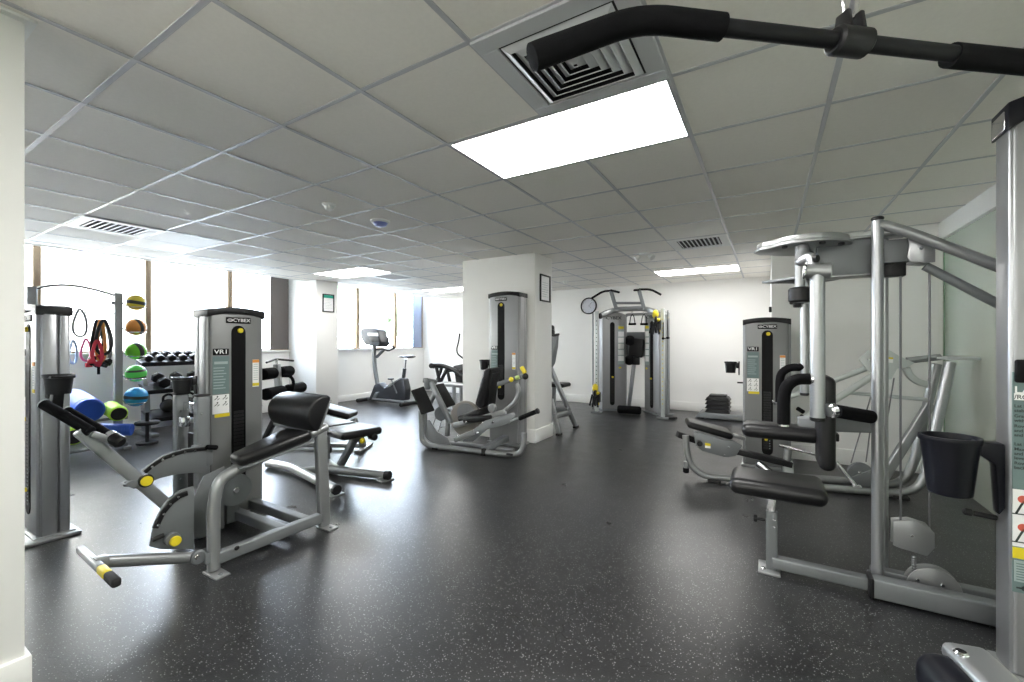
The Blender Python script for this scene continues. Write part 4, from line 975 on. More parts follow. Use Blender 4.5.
def dumbbells():
    X0 = -7.25
    t = thing('dumbbell_rack', 'black two-tier dumbbell rack under the left windows behind the leg machine', 'dumbbell rack', (X0, 3.0, 0))
    y0, y1 = 2.42, 3.75
    for y in (y0, y1):
        mk('upright', MB().prism([(X0 - .05, y, 0), (X0 + .10, y, 0), (X0 + .06, y, .55), (X0 - .14, y, 1.0), (X0 - .24, y, 1.0), (X0 - .08, y, .5)], (0, .06, 0), .006), STEEL, t)
        mk('foot', MB().b2((X0 - .25, y - .04, 0), (X0 + .32, y + .04, .05), .008), STEEL, t)
    tiers = ((1.0, -.12, .30), (.64, .06, .32), (.28, .16, .34))
    for z, dx, dp in tiers:
        R = Matrix.Rotation(.28, 3, 'Y'); mk('shelf', MB().box((X0 + dx, (y0 + y1) / 2, z), (dp, y1 - y0 + .1, .02), R, .004), PLASTIC, t)
        mk('shelf_lip', MB().box(V((X0 + dx, (y0 + y1) / 2, z)) + R @ V((dp / 2, 0, .0)), (.02, y1 - y0 + .1, .06), R, .004), PLASTIC, t)
    def db(r, hl, name='dumbbell'):
        o = thing('dumbbell', 'x', 'dumbbell', (0, 0, 0), 'dumbbells on the rack')
        R = Matrix.Rotation(.28, 3, 'Y')
        mk('handle', MB().rod(R @ V((-hl, 0, 0)), R @ V((hl, 0, 0)), .017, 12), CHROME, o)
        for s_ in (-1, 1):
            m_ = MB(); q = [R @ V((s_ * (hl + .03), r * math.cos(PI / 3 * k + PI / 6), r * math.sin(PI / 3 * k + PI / 6))) for k in range(6)]
            m_.prism(q, R @ V((.075, 0, 0)), .008, 2, .9); mk('head', m_, PLASTIC, o)
        return o
    ords = ('first', 'second', 'third', 'fourth', 'fifth', 'sixth', 'seventh', 'eighth')
    src = None
    for i in range(8):
        y = 2.46 + .135 * i; z = 1.065; lab_ = '%s hex dumbbell from the ball rack on the top tier' % ords[i]
        if src is None: src = db(.052, .06); o = src; o.location = (X0 - .12, y, z); o['label'] = lab_
        else: dup(src, (X0 - .12, y, z), lab_)
    src = None
    for i in range(5):
        y = 2.57 + .21 * i; z = .735; lab_ = '%s heavy hex dumbbell from the ball rack on the second tier' % ords[i]
        if src is None: src = db(.075, .07); o = src; o.location = (X0 + .06, y, z); o['label'] = lab_
        else: dup(src, (X0 + .06, y, z), lab_)
    # kettlebells on the bottom tier
    def kb():
        o = thing('kettlebell', 'x', 'kettlebell', (0, 0, 0), 'kettlebells on the bottom tier')
        mk('bell', MB().ell((0, 0, .09), (.095, .095, .09), None, 20, 12), RUBBERB, o)
        mk('handle', MB().tube([(0, -.06, .14), (0, -.062, .22), (0, 0, .25), (0, .062, .22), (0, .06, .14)], .016, .05, 10), PLASTIC, o)
        return o
    k0 = kb(); k0.location = (X0 + .16, 2.62, .295); k0['label'] = 'black kettlebell nearest the ball rack on the bottom tier'
    dup(k0, (X0 + .16, 2.86, .295), 'black kettlebell second from the ball rack on the bottom tier')
    p_ = PZ(134, 437, 0); p_ = V((-6.6, 2.22, 0))
    s_ = thing('plate_stand', 'small black weight plate lying on a short stand beside the blue ball', 'plate stand', p_)
    zc = PX(134, 424.5, -6.6).z
    mk('stem', MB().rod(p_ + V((0, 0, .02)), p_ + V((0, 0, zc + .13)), .02, 14), PLASTIC, s_)
    mk('plate', MB().disc(p_ + V((0, 0, zc)), .125, .04, ZH, 28, .01), RUBBERB, s_)
    mk('base', MB().disc(p_ + V((0, 0, .012)), .11, .024, ZH, 28), PLASTIC, s_)
dumbbells()

# ================================================================== BENCHES
def flat_bench():
    c0 = V((-3.13, 2.62, 0)); a = V((-.985, .17, 0)).normalized(); s_ = V((-a.y, a.x, 0)); ax = Matrix((a, s_, ZH)).transposed()
    t = thing('flat_bench', 'flat weight bench with shiny black pad behind the rounded hip pad', 'weight bench', c0 + a * .5)
    L_ = lambda x, y, z: c0 + a * x + s_ * y + V((0, 0, z))
    mk('seat_pad', MB().box(L_(.20, 0, .43), (.40, .40, .07), ax, .03, 4), VINYL, t)
    mk('back_pad', MB().box(L_(.82, 0, .43), (.80, .36, .07), ax, .03, 4), VINYL, t)
    mk('pad_frame', MB().bar(L_(.06, 0, .375), L_(1.2, 0, .375), .09, .045, bev=.008, seg=3), STEEL, t)
    mk('end_knob', MB().rod(L_(-.03, -.10, .385), L_(.06, -.10, .385), .03, 16, .006), PLASTIC, t)
    kn = PZ(367, 438, .375); mk('pull_knob', MB().ell(L_(.02, .0, .365), (.024, .024, .024)), YELLOW, t)
    mk('post', MB().bar(L_(.72, .0, .36), L_(.72, .0, .06), .06, .07, XH, .008, 3), SILVER, t)
    mk('leg_strut', MB().bar(L_(.16, 0, .36), L_(.42, 0, .07), .06, .06, bev=.008), STEEL, t)
    p0, p1 = V((-2.95, 2.76, .045)), V((-3.62, 2.60, .045))
    fb = mk('foot_tube', MB().tube([p0, p1], .04, 0, 18), SILVER, t)
    mk('end_cap', MB().rod(p0 + (p0 - p1).normalized() * .006, p1.lerp(p0, .93), .042, 18, .006), PLASTIC, fb)
    q0, q1, q2 = V((-3.02, 2.26, .05)), V((-3.95, 2.44, .055)), V((-4.3, 2.42, .045))
    fb = mk('foot_tube', MB().tube([q0, q1, q2], .04, .1, 18), SILVER, t)
    mk('end_cap', MB().rod(q0 + (q0 - q1).normalized() * .006, q1.lerp(q0, .97), .042, 18, .006), PLASTIC, fb)
    for p_ in (q0.lerp(q1, .04), p0.lerp(p1, .06)): mk('foot_plate', MB().box((p_.x, p_.y, .006), (.10, .13, .012), ax, .004), SILVER, t)
    mk('spine', MB().bar(V((-3.75, 2.42, .05)), V((-3.6, 2.62, .05)), .06, .06, bev=.008), SILVER, t)
    mk('spine', MB().bar(V((-3.84, 2.75, .05)), V((-3.5, 2.62, .05)), .06, .05, bev=.008), SILVER, t)
    mk('wheel', MB().disc(L_(.9, -.12, .12), .04, .03, s_, 18), PLASTIC, t)
flat_bench()

def ab_bench():
    h0 = V((-4.92, 2.92, 0)); a = V((.86, .5, 0)).normalized(); s_ = V((-a.y, a.x, 0)); ax = Matrix((a, s_, ZH)).transposed()
    t = thing('sit_up_bench', 'sloping sit-up bench with two pairs of black rollers beyond the flat bench', 'weight bench', h0 + a * .5)
    L_ = lambda x, y, z: h0 + a * x + s_ * y + V((0, 0, z))
    mk('post', MB().bar(L_(.0, 0, .35), L_(-.05, 0, 1.0), .075, .06, a, .01, 3), SILVER, t)
    for z, dx in ((.90, -.05), (.69, .05)):
        for sg in (-1, 1):
            r_ = mk('roller', MB().rod(L_(dx, sg * .06, z), L_(dx, sg * (.30 if z > .8 else .40), z), .066, 22, .012), FOAM, t)
            mk('roller_axle', MB().rod(L_(dx, 0, z), L_(dx, sg * .32, z), .012, 12), CHROME, r_)
    mk('handle_bar', MB().tube([L_(-.03, -.24, 1.03), L_(-.06, .0, 1.06), L_(.02, .24, 1.03)], .012, .05, 12), PLASTIC, t)
    mk('handle_stem', MB().rod(L_(-.05, 0, .98), L_(-.05, 0, 1.06), .014), CHROME, t)
    mk('pull_handle', MB().tube([L_(.02, .02, .86), L_(.10, .02, .86), L_(.14, .02, .80), L_(.12, .02, .66)], .018, .05, 12), FOAM, t)
    A, B = L_(.16, 0, .585), L_(.86, 0, .40); d_ = (B - A).normalized(); axp = axes_from(d_)
    mk('pad', MB().box((A + B) / 2, ((B - A).length, .30, .065), axp, .028, 4), VINYL, t)
    mk('rail', MB().tube([L_(-.02, .0, .66), L_(.2, .0, .53), L_(.78, 0, .36)], .03, .1, 14), CHROME, t)
    mk('front_leg', MB().bar(L_(.86, 0, .36), L_(.98, 0, .03), .07, .06, bev=.008), SILVER, t)
    mk('front_foot', MB().box(L_(.98, 0, .018), (.09, .40, .036), ax, .012), SILVER, t)
    mk('rear_leg', MB().bar(L_(.0, 0, .5), L_(-.22, 0, .05), .07, .06, bev=.008), PLASTIC, t)
    mk('rear_foot', MB().box(L_(-.22, 0, .03), (.08, .5, .06), ax, .012), PLASTIC, t)
    mk('spine', MB().bar(L_(-.22, 0, .05), L_(.98, 0, .045), .05, .05, bev=.008), SILVER, t)
ab_bench()

# ================================================================== EXERCISE BIKE
def bike():
    Y = 6.25; P = lambda u, v, dy=0: PY(u, v, Y + dy)
    c = px_map(360, 320, 6.818)
    G = lambda x, y, dy=0: P(*c(x, y), dy)
    t = thing('exercise_bike', 'charcoal upright exercise bike below the far windows', 'exercise bike', (-6.6, Y, 0))
    body = [(85, 545), (75, 545), (115, 440), (150, 425), (185, 462), (215, 435), (290, 392), (315, 400), (330, 470), (325, 545), (240, 560)]
    mk('body', MB().prism([G(x, y) for x, y in body], (0, .16, 0), .025, 3, .3), BIKED, t)
    mk('side_trim', MB().prism([G(x, y, -.085) for x, y in ((180, 462), (215, 428), (285, 395), (240, 425), (205, 455))], (0, .012, 0), .003), BRIGHT, t)
    mk('front_trim', MB().prism([G(x, y, -.085) for x, y in ((75, 545), (105, 492), (130, 490), (100, 545))], (0, .012, 0), .003), STEEL, t)
    mast = [G(120, 440), G(103, 340), G(95, 240), G(98, 150)]
    mk('mast', MB().rtube(mast, .07, .09, .2, up=XH, rad=.03), STEEL, t)
    con = [(30, 70), (55, 55), (120, 55), (148, 72), (172, 155), (162, 185), (120, 180), (60, 165), (36, 120)]
    co = mk('console', MB().prism([G(x, y) for x, y in con], (0, .26, 0), .03, 3, .4), BIKED, t)
    mk('display', MB().prism([G(x, y, -.135) for x, y in ((52, 88), (122, 88), (126, 110), (54, 108))], (0, .006, 0), .001), WHITE, co)
    mk('keypad', MB().prism([G(x, y, -.135) for x, y in ((60, 115), (128, 115), (136, 150), (80, 148))], (0, .006, 0), .001), PLASTIC, co)
    for sg in (-.2, .2):
        mk('handlebar', MB().tube([G(112, 200, 0), G(150, 198, sg * .5), G(195, 210, sg), G(240, 190, sg), G(205, 170, sg), G(192, 150, sg), G(188, 118, sg)], .016, .05, 12), FOAM, t)
    mk('handle_bracket', MB().bar(G(112, 255), G(165, 200), .05, .05, bev=.01), BIKED, t)
    mk('seat_post', MB().rtube([G(298, 395), G(306, 330), G(312, 262)], .04, .05, rad=.015, up=XH), CHROME, t)
    mk('post_sleeve', MB().rtube([G(296, 400), G(304, 330)], .06, .07, rad=.02, up=XH), BIKED, t)
    s_ = MB(); s_.ell(G(335, 250), (.14, .12, .03), None, 24, 12); s_.ell(G(300, 250), (.14, .045, .024), None, 20, 10); mk('saddle', s_, VINYL, t)
    cr = G(230, 450); mk('crank', MB().bar(G(212, 400, -.12), G(250, 500, -.12), .02, .03, bev=.006), STEEL, t)
    for x, y, dy in ((210, 402, -.18), (252, 500, .18)): mk('pedal', MB().box(G(x, y, dy), (.10, .09, .03), None, .01), PLASTIC, t)
    for x, y in ((52, 560), (345, 535)):
        mk('stabilizer', MB().rod((G(x, y).x, Y - .28, .045), (G(x, y).x, Y + .28, .045), .04, 18, .01), PLASTIC, t)
    mk('base_rail', MB().bar((G(52, 560).x, Y, .05), (G(345, 535).x, Y, .05), .07, .06, bev=.01), STEEL, t)
    mk('foot_trim', MB().b2((G(110, 560).x, Y - .11, .06), (G(320, 550).x, Y - .085, .10), .008), BRIGHT, t)
bike()

# ================================================================== ELLIPTICAL behind the pillar
def elliptical():
    Y = 5.95; c = px_map(360, 320, 6.818); G = lambda x, y, dy=0: PY(*c(x, y), Y + dy)
    t = thing('elliptical_trainer', 'black and silver elliptical trainer half hidden behind the white pillar', 'elliptical trainer', (-4.7, Y, 0))
    f = lambda p_, z: V((p_.x, p_.y, z))
    mk('arm_tube', MB().rtube([G(480, 312, -.2), G(560, 308, -.2), G(650, 345, -.2), G(730, 400, -.2)], .06, .07, .1, rad=.02), PLASTIC, t)
    mk('arm_tube', MB().rtube([G(500, 318, .2), G(580, 315, .2), G(670, 350, .2), G(740, 400, .2)], .06, .07, .1, rad=.02), PLASTIC, t)
    mk('end_roller', MB().rod(G(487, 312, -.28), G(487, 312, .26), .045, 18, .01), PLASTIC, t)
    for x0, x1, dy in ((520, 545, -.2), (600, 545, -.2), (590, 615, .2), (560, 520, .2)): mk('strut', MB().bar(G(x0, 318, dy), G(x1, 432, dy), .045, .05, bev=.01), PLASTIC, t)
    mk('cross_strut', MB().bar(G(600, 352, -.2), G(690, 340, -.2), .03, .03, bev=.006), PLASTIC, t)
    mk('deck_rail', MB().tube([G(520, 440, -.2), G(600, 436, -.2), G(740, 450, -.2)], .045, .1, 16), SILVER, t)
    mk('deck_rail', MB().tube([G(540, 440, .2), G(620, 436, .2), G(740, 450, .2)], .045, .1, 16), SILVER, t)
    for x, dy in ((640, -.2), (690, .2), (560, .2)): mk('leg', MB().rod(f(G(x, 450, dy), .0), G(x, 445, dy), .035, 16), SILVER, t)
    for dy in (-.2, .2): mk('base_foot', MB().b2((G(540, 450, dy).x, Y + dy - .04, 0), (G(760, 450, dy).x, Y + dy + .04, .05), .01), STEEL, t)
    mk('swing_handle', MB().tube([G(680, 92), G(672, 150), G(658, 200), G(665, 232), G(720, 275), G(760, 320), G(770, 420)], .016, .06, 12), PLASTIC, t)
    bd = [(665, 310), (770, 290), (800, 440), (690, 445), (680, 380)]
    mk('drive_housing', MB().prism([G(x, y) for x, y in bd], (0, .3, 0), .03, 3), PLASTIC, t)
    mk('console_mast', MB().bar(G(760, 430), G(800, 180), .06, .06, bev=.015), STEEL, t)
elliptical()

# ================================================================== LEG PRESS in front of the pillar
def leg_press():
    c = px_map(410, 350, 5.685)
    a0, b0 = PZ(425, 447.6, 0), PZ(515, 458.5, 0); d = (b0 - a0).normalized(); n = V((-d.y, d.x, 0))
    P = lambda p, off=0: PV(p[0], p[1], a0 + n * off, n)
    L_ = lambda x, y, off=0: P(c(x, y), off)
    fl = lambda p, z: V((p.x, p.y, max(p.z, z)))
    t = thing('leg_press', 'silver leg press with two black foot plates in front of the white pillar', 'exercise machine', (a0 + b0) / 2)
    tower(t, frame_mat((-2.99, 4.43, 0), XH, YH), .435, .2, 1.865, slotw=.10, slotx=.42, body=SHROUDL, lab=1.49, slot_low=.55, cup=((-.10, .05, 1.03), .06, .12, (1, 0, 0)))  # lighter shroud grey paints in the light falling on this tower
    mk('frame_tube', MB().tube([L_(62, 345), L_(68, 515), fl(L_(100, 553), .03), fl(L_(300, 577), .03), fl(L_(560, 603), .03), fl(L_(628, 590), .06), L_(648, 540), L_(650, 470)], .031, .1, 16), SILVER, t)
    mk('frame_tube', MB().tube([L_(85, 345, .2), L_(92, 490, .2), fl(L_(135, 545, .2), .03), fl(L_(330, 555, .2), .03), fl(L_(590, 580, .2), .03)], .028, .1, 16), SILVER, t)
    mk('side_plate', MB().prism([L_(x, y, .03) for x, y in ((98, 395), (112, 395), (150, 460), (215, 500), (240, 555), (160, 545), (115, 520), (95, 480))], n * .014, .003), SILVER, t)
    for x, y in ((425, 565), (550, 490)): pass
    mk('cross_tube', MB().bar(fl(L_(425, 565, .0), .05), fl(L_(548, 498, .45), .05), .08, .07, bev=.01), STEEL, t)
    mk('floor_pad', MB().box(fl(L_(424, 578, .0), .03), (.05, .07, .075), None, .008), RUBBERB, t)
    for x in (150, 575): mk('floor_pad', MB().box(fl(L_(x, 590, 0), .01) * 1, (.08, .08, .02), None, .005), RUBBERB, t)
    # foot plates
    for off, q in ((-.02, ((8, 230), (75, 208), (137, 345), (68, 366))), (.30, ((143, 198), (186, 190), (256, 312), (205, 332)))):
        m_ = MB(); nn = (L_(*q[1], off) - L_(*q[0], off)).cross(L_(*q[3], off) - L_(*q[0], off)).normalized()
        top, bot = (L_(*q[0], off) + L_(*q[1], off)) / 2, (L_(*q[2], off) + L_(*q[3], off)) / 2
        along = (bot - top); face = V((d.x, d.y, .35)).normalized(); wv = (n * .55 + d * -.5).normalized()
        wpx = (L_(*q[1], off) - L_(*q[0], off)).length
        pts = [L_(*q[0], off - .1), L_(*q[1], off + .1), L_(*q[2], off + .1), L_(*q[3], off - .1)]
        o = mk('foot_plate', m_.prism(pts, (pts[1] - pts[0]).cross(pts[3] - pts[0]).normalized() * .03, .006), RUBBERB, t)
    mk('press_lever', MB().bar(L_(118, 182, .08), L_(232, 415, .08), .05, .06, bev=.01), SILVER, t)
    mk('press_lever', MB().bar(L_(150, 230, .2), L_(105, 320, .2), .04, .05, bev=.01), SILVER, t)
    mk('lever_head', MB().bar(L_(82, 172, .02), L_(145, 182, .24), .06, .06, bev=.012), STEEL, t)
    mk('lever_head', MB().bar(L_(95, 165, .05), L_(100, 225, .05), .05, .06, bev=.012), STEEL, t)
    pw = mk('pulley_disc', MB().disc(L_(175, 362, .15), .085, .03, n, 28), STEEL, t)
    for q_, r_ in (((165, 335), (130, 430)), ((180, 400), (160, 470))): mk('cable', MB().rod(L_(*q_, .15), L_(*r_, .15), .004, 8), CABLE, t)
    mk('link_tube', MB().bar(L_(215, 380, .12), L_(212, 490, .12), .05, .05, bev=.01), SILVER, t)
    cm = mk('cam_shroud', MB().disc(L_(318, 390, .22), .215, .05, n, 40, .012), TAN, t)
    mk('cam_ring', MB().lathe([(.10, -.004), (.12, -.008), (.12, .008), (.10, .004)], L_(318, 360, .18), n, 30), SILVER, cm)
    # seat and backrest
    bk = [(400, 300), (405, 285), (450, 108), (475, 98), (512, 106), (508, 150), (480, 325), (440, 330), (408, 318)]
    mk('backrest', MB().prism([L_(x, y, .28) for x, y in ((398, 300), (447, 112), (470, 98), (488, 104), (452, 310), (425, 328))], n * .27, .035, 4, .5), VINYL, t)
    mk('back_plate', MB().bar(L_(486, 130, .28), L_(462, 310, .28), .14, .03, XH, .008), PLASTIC, t)
    sq = [L_(308, 385, .24), L_(430, 345, .24)]
    mk('seat_pad', MB().bar(sq[0], sq[1], .34, .085, bev=.036, seg=4), VINYL, t)
    mk('seat_knuckle', MB().disc(L_(468, 330, .02), .05, .05, n, 28, .012), SILVER, t)
    # rails
    mk('seat_rail', MB().bar(L_(250, 430, .06), L_(545, 350, .06), .05, .06, bev=.008), SILVER, t)
    mk('seat_rail', MB().bar(L_(255, 512, .0), L_(370, 465, .0), .05, .06, bev=.008), SILVER, t)
    mk('carriage_plate', MB().prism([L_(x, y, .0) for x, y in ((300, 520), (330, 480), (430, 400), (590, 355), (605, 375), (560, 420), (440, 450), (360, 520))], n * .03, .005), STEEL, t)
    mk('carriage_block', MB().bar(L_(310, 395, .05), L_(470, 385, .05), .10, .07, bev=.015), PLASTIC, t)
    for x, y in ((320, 410), (270, 490), (385, 470), (470, 410)): mk('bolt', MB().disc(L_(x, y, -.04), .014, .02, n, 12), CHROME, t)
    mk('side_handle', MB().rod(L_(572, 408, -.05), L_(625, 388, -.05), .02, 14), SILVER, t)
    hg = mk('handle_grip', MB().rod(L_(620, 390, -.05), L_(728, 346, -.05), .024, 16, .006), FOAM, t)
    mk('grip_end', MB().rod(L_(718, 350, -.05), L_(732, 344, -.05), .03, 16, .006), PLASTIC, hg)
    ad = mk('adjust_lever', MB().rtube([L_(500, 195, .1), L_(580, 168, .1), L_(645, 150, .1)], .025, .05, rad=.008), STEEL, t)
    mk('yellow_knob', MB().ell(L_(575, 168, .06), (.028, .025, .028)), YELLOW, ad)
    mk('yellow_grip', MB().rod(L_(634, 95, .1), L_(655, 132, .1), .024, 14, .006), YELLOW, ad)
    mk('lever_joint', MB().ell(L_(655, 150, .1), (.036, .03, .036)), PLASTIC, ad)
    mk('green_sleeve', MB().rod(L_(602, 160, .08), L_(622, 154, .08), .024, 14), mat('lime_sleeve', (.45, .55, .2), .5, noise=.05), ad)
    mk('curved_support', MB().rtube([L_(605, 190, .12), L_(622, 235, .12), L_(605, 290, .12), L_(540, 345, .12)], .04, .06, .1, up=n, rad=.01), SILVER, t)
leg_press()

# ================================================================== INCLINE BENCH behind the pillar
def incline():
    X = -2.42; G = lambda x, y, dx=0: PX(400 + x / 3.1, 250 + y / 3.1, X + dx)
    t = thing('incline_bench', 'silver A-frame incline bench standing just behind the white pillar', 'weight bench', (X - .3, 5.6, 0))
    fl = lambda p, z=.015: V((p.x, p.y, z))
    a_ = fl(G(545, 550)); b_ = fl(G(489, 577)) + V((0, .04, 0)); top = G(467, 366, -.14)
    for o in (V((0, 0, 0)), V((-.55, .1, 0))):
        mk('leg', MB().bar(top + o, a_ + o, .05, .06, bev=.008), SILVER, t)
        mk('leg', MB().bar(G(466, 462, -.12) + o + V((0, .02, 0)), b_ + o, .05, .06, bev=.008), SILVER, t)
        mk('side_rail', MB().bar(G(480, 515, -.03) + o, G(525, 503, -.02) + o, .05, .07, bev=.008), SILVER, t)
        for p_ in (a_, b_): mk('foot', MB().box(p_ + o, (.06, .10, .03), None, .006), RUBBERB, t)
    m1 = G(525, 503, -.02); mk('cross_rail', MB().bar(m1, m1 + V((-.55, .1, 0)), .05, .05, bev=.008), SILVER, t)
    mk('back_frame', MB().prism([G(x, y, -.16) for x, y in ((464, 268), (489, 263), (487, 300), (478, 350), (466, 372))], (.04, 0, 0), .008), STEEL, t)
    mk('frame_cap', MB().prism([G(x, y, -.16) for x, y in ((470, 262), (490, 258), (490, 265), (470, 269))], (.05, 0, 0), .004), PLASTIC, t)
    mk('backrest', MB().box(G(440, 310, -.30) + V((0, .06, 0)), (.30, .10, .60), Matrix.Rotation(-.12, 3, 'X'), .04, 4), VINYL, t)
    mk('head_pad', MB().box(G(456, 247, -.30), (.22, .09, .13), None, .035, 4), VINYL, t)
    mk('seat_pad', MB().box(G(482, 418, -.30) + V((0, .05, 0)), (.34, .30, .06), None, .026, 4), VINYL, t)
    mk('seat_post', MB().bar(G(478, 425, -.30), V((X - .3, 5.75, .3)), .05, .05, bev=.006), STEEL, t)
    mk('seat_spine', MB().bar(V((X - .6, 5.7, .3)), V((X, 5.6, .3)), .05, .05, bev=.006), STEEL, t)
incline()

# ================================================================== FUNCTIONAL TRAINER
def functional_trainer():
    t = thing('functional_trainer', 'tall twin-tower cable trainer with pull-up handles against the back wall', 'exercise machine', (-2.07, 7.6, 0))
    H = 1.83
    def tw(o, xd, w_, labx, slotx, bx):
        xd = V(xd).normalized(); yd = V((-xd.y, xd.x, 0)); M = frame_mat(o, xd, yd)
        pts = [(0, .03), (w_, .03), (w_, H - .06)] + [(w_ - w_ * k / 8, H - .06 + .055 * math.sin(PI * k / 8)) for k in range(1, 8)] + [(0, H - .06)]
        mb = MB(M); mb.prism([(x, .11, z) for x, z in pts], (0, .22, 0), .02, 3, .6); mk('shroud', mb, SHROUDL, t)
        mb = MB(M); mb.b2((-.03, -.03, 0), (w_ + .03, .27, .03), .008); mk('foot_plate', mb, STEEL, t)
        mb = MB(M); mb.prism([(x, -.001, z) for x, z in stadium(w_ * slotx - .045, w_ * slotx + .045, .1, H - .2)], (0, .008, 0), .001, 1, .9); sl = mk('weight_slot', mb, SLOT, t)
        mb = MB(M); mb.disc((w_ * slotx, -.015, .62), .016, .03, (0, 1, 0), 14); mk('selector_pin', mb, YELLOW, sl)
        mb = MB(M)
        z = .16
        while z < .6: mb.b2((w_ * slotx - .03, -.006, z), (w_ * slotx + .03, -.003, z + .02), .001, 1); z += .027
        mk('weight_stack', mb, PLASTIC, sl)
        mb = MB(M); mb.disc((w_ * .42 - .115, -.002, H - .125), .014, .006, (0, 1, 0), 16, .001); mb.bar((w_ * .42 - .15, -.003, H - .125), (w_ * .42 - .12, -.003, H - .125), .002, .006, ZH, 0); mk('emblem', mb, INK, t)
        text('CYBEX', .08, M @ facing((w_ * .42 + .03, -.004, H - .125), (1, 0, 0)), INK, t, 1.2)
        lx = w_ * labx
        mb = MB(M); mb.box((lx, -.001, H - .62), (.12, .006, .72), None, .001, 1); pl = mk('placard', mb, TEALD, t)
        mb = MB(M); mb.box((lx, -.005, H - .30), (.11, .004, .05), None, 0); mk('caution_strip', mb, YELLOW, pl)
        for k in range(5):
            mb = MB(M); mb.box((lx, -.005, H - .42 - .112 * k), (.11, .004, .095), None, .001, 1); o_ = mk('picture', mb, WHITE, pl)
        mb = MB(M); mb.box((lx - .02, -.004, H - 1.04), (.05, .004, .03), None, 0); mk('yellow_tag', mb, YELLOW, t)
    tw((-2.60, 7.56, 0), (.75, .66, 0), .47, .78, .42, 0)
    tw((-1.92, 7.88, 0), (.70, -.71, 0), .47, .22, .52, 0)
    def column(x, y, side):
        mb = MB(); mb.b2((x - .03, y - .03, .03), (x + .03, y + .03, H - .02), .008); cl = mk('column', mb, PLATE, t)
        mb = MB()
        for k in range(20): mb.disc((x, y - .031, .25 + .073 * k), .009, .004, YH, 10, .001)
        mk('pin_holes', mb, YELLOW if side > 0 else PLASTIC, cl)
        for dx in (-.075, ): mk('guide_rod', MB().rod((x + dx * side * -1, y, .06), (x + dx * side * -1, y, H - .05), .012), STEEL, t)
        mk('column_foot', MB().b2((x - .09, y - .08, 0), (x + .09, y + .08, .035), .008), STEEL, t)
        return cl
    cL = PZ(597, 413, 0); cR = PZ(663, 419, 0)
    column(cL.x, cL.y, -1); column(cR.x, cR.y, 1)
    def carriage(x, y, z, label):
        c_ = MB(); c_.b2((x - .05, y - .07, z - .09), (x + .05, y + .05, z + .09), .012); o = mk('cable_carriage', c_, PLASTIC, t)
        for dz in (-.09, .09): mk('pulley', MB().disc((x, y - .11, z + dz * .9), .055, .03, XH, 22), PLASTIC, o)
        mk('pull_knob', MB().ell((x - .02, y - .06, z + .17), (.05, .05, .075)), YELLOW, o)
        mk('knob_ring', MB().ell((x + .02, y - .06, z + .08), (.035, .04, .03)), YELLOW, o)
        for k in range(4): mk('hanging_strap', MB().bar((x - .05 + .03 * k, y - .13, z + .06 - .02 * k), (x - .10 + .05 * k, y - .12, z - .14 - .02 * (k % 2)), .02, .03, bev=.006), VINYL if k % 2 else RUBBERB, o)
        mk('yellow_tag', MB().box((x + .05, y - .10, z - .10), (.03, .02, .04), None, .005), YELLOW, o)
        return o
    carriage(cL.x + .02, cL.y - .03, PY(597, 397, cL.y).z, 'l')
    carriage(cR.x - .08, cR.y - .03, PY(657, 325, cR.y).z, 'r')
    # top arch and pull-up bars
    Yt = 7.55; G = lambda x, y, Y=Yt: PY(580 + x / 4.873, 280 + y / 4.873, Y)
    mk('top_beam', MB().rtube([G(95, 175, 7.4), G(130, 158, 7.5), G(180, 142, 7.7), G(310, 138, 7.7), G(360, 152, 7.5), G(425, 180, 7.35)], .07, .09, .12, rad=.02), SILVER, t)
    for ys in (112, 138): mk('pull_up_rail', MB().rtube([G(170, ys), G(310, ys)], .04, .045, rad=.015), STEEL, t)
    for q in (((176, 138), (150, 52)), ((312, 136), (287, 48))): mk('pull_up_upright', MB().bar(G(*q[0]), G(*q[1]), .05, .06, bev=.008), STEEL, t)
    for q in (((150, 52), (112, 55), (58, 88)), ((287, 46), (345, 45), (395, 72))): mk('pull_up_grip', MB().tube([G(*p_) for p_ in q], .019, .08, 14), FOAM, t)
    for q in (((150, 50), (190, 60)), ((287, 48), (265, 50))): mk('short_grip', MB().rod(G(*q[0]), G(*q[1], 7.3), .019, 14), FOAM, t)
    mk('top_pulley', MB().disc(G(98, 176, 7.35), .05, .04, XH, 22), PLASTIC, t)
    mk('rear_panel', MB().b2((-2.35, 8.02, 1.0), (-1.75, 8.05, 1.45), .006), STEEL, t)
    mk('rear_frame', MB().rtube([(-2.3, 8.0, .03), (-2.3, 8.0, 1.78), (-1.85, 8.0, 1.78), (-1.85, 8.0, .03)], .05, .05, .08, up=YH, rad=.01), SILVER, t)
    # cable handles clipped at the top pulley: they hang from the machine and are things of their own
    def handle(x, y0, y1, label, Y=7.28, dr=XH):
        a, b_ = G(x, y0, Y), G(x, y1, Y); h_ = thing('cable_attachment', label, 'cable attachment', b_, 'cable attachments on the trainer')
        mk('strap', MB().tube([b_ - dr * .05, a - dr * .03 + V((0, 0, -.05)), a, a + dr * .03 + V((0, 0, -.05)), b_ + dr * .05], .008, .03, 8), VINYL, h_)
        mk('grip', MB().rod(b_ - dr * .065, b_ + dr * .065, .02, 14), FOAM, h_)
        mk('clip', MB().tube([a + V((.012 * math.cos(k), 0, .02 + .022 * math.sin(k))) for k in [2 * PI * i / 12 for i in range(12)]], .004, 0, 8, True), CHROME, h_)
    handle(408, 195, 285, 'left of two black cable handles hanging at the right side of the trainer', 7.28, YH)
    handle(428, 190, 282, 'right of two black cable handles hanging at the right side of the trainer', 7.28, YH)
    handle(255, 165, 215, 'left black triangular handle hanging high between the two trainer towers', 7.75)
    handle(312, 165, 215, 'right black handle hanging high between the two trainer towers', 7.75)
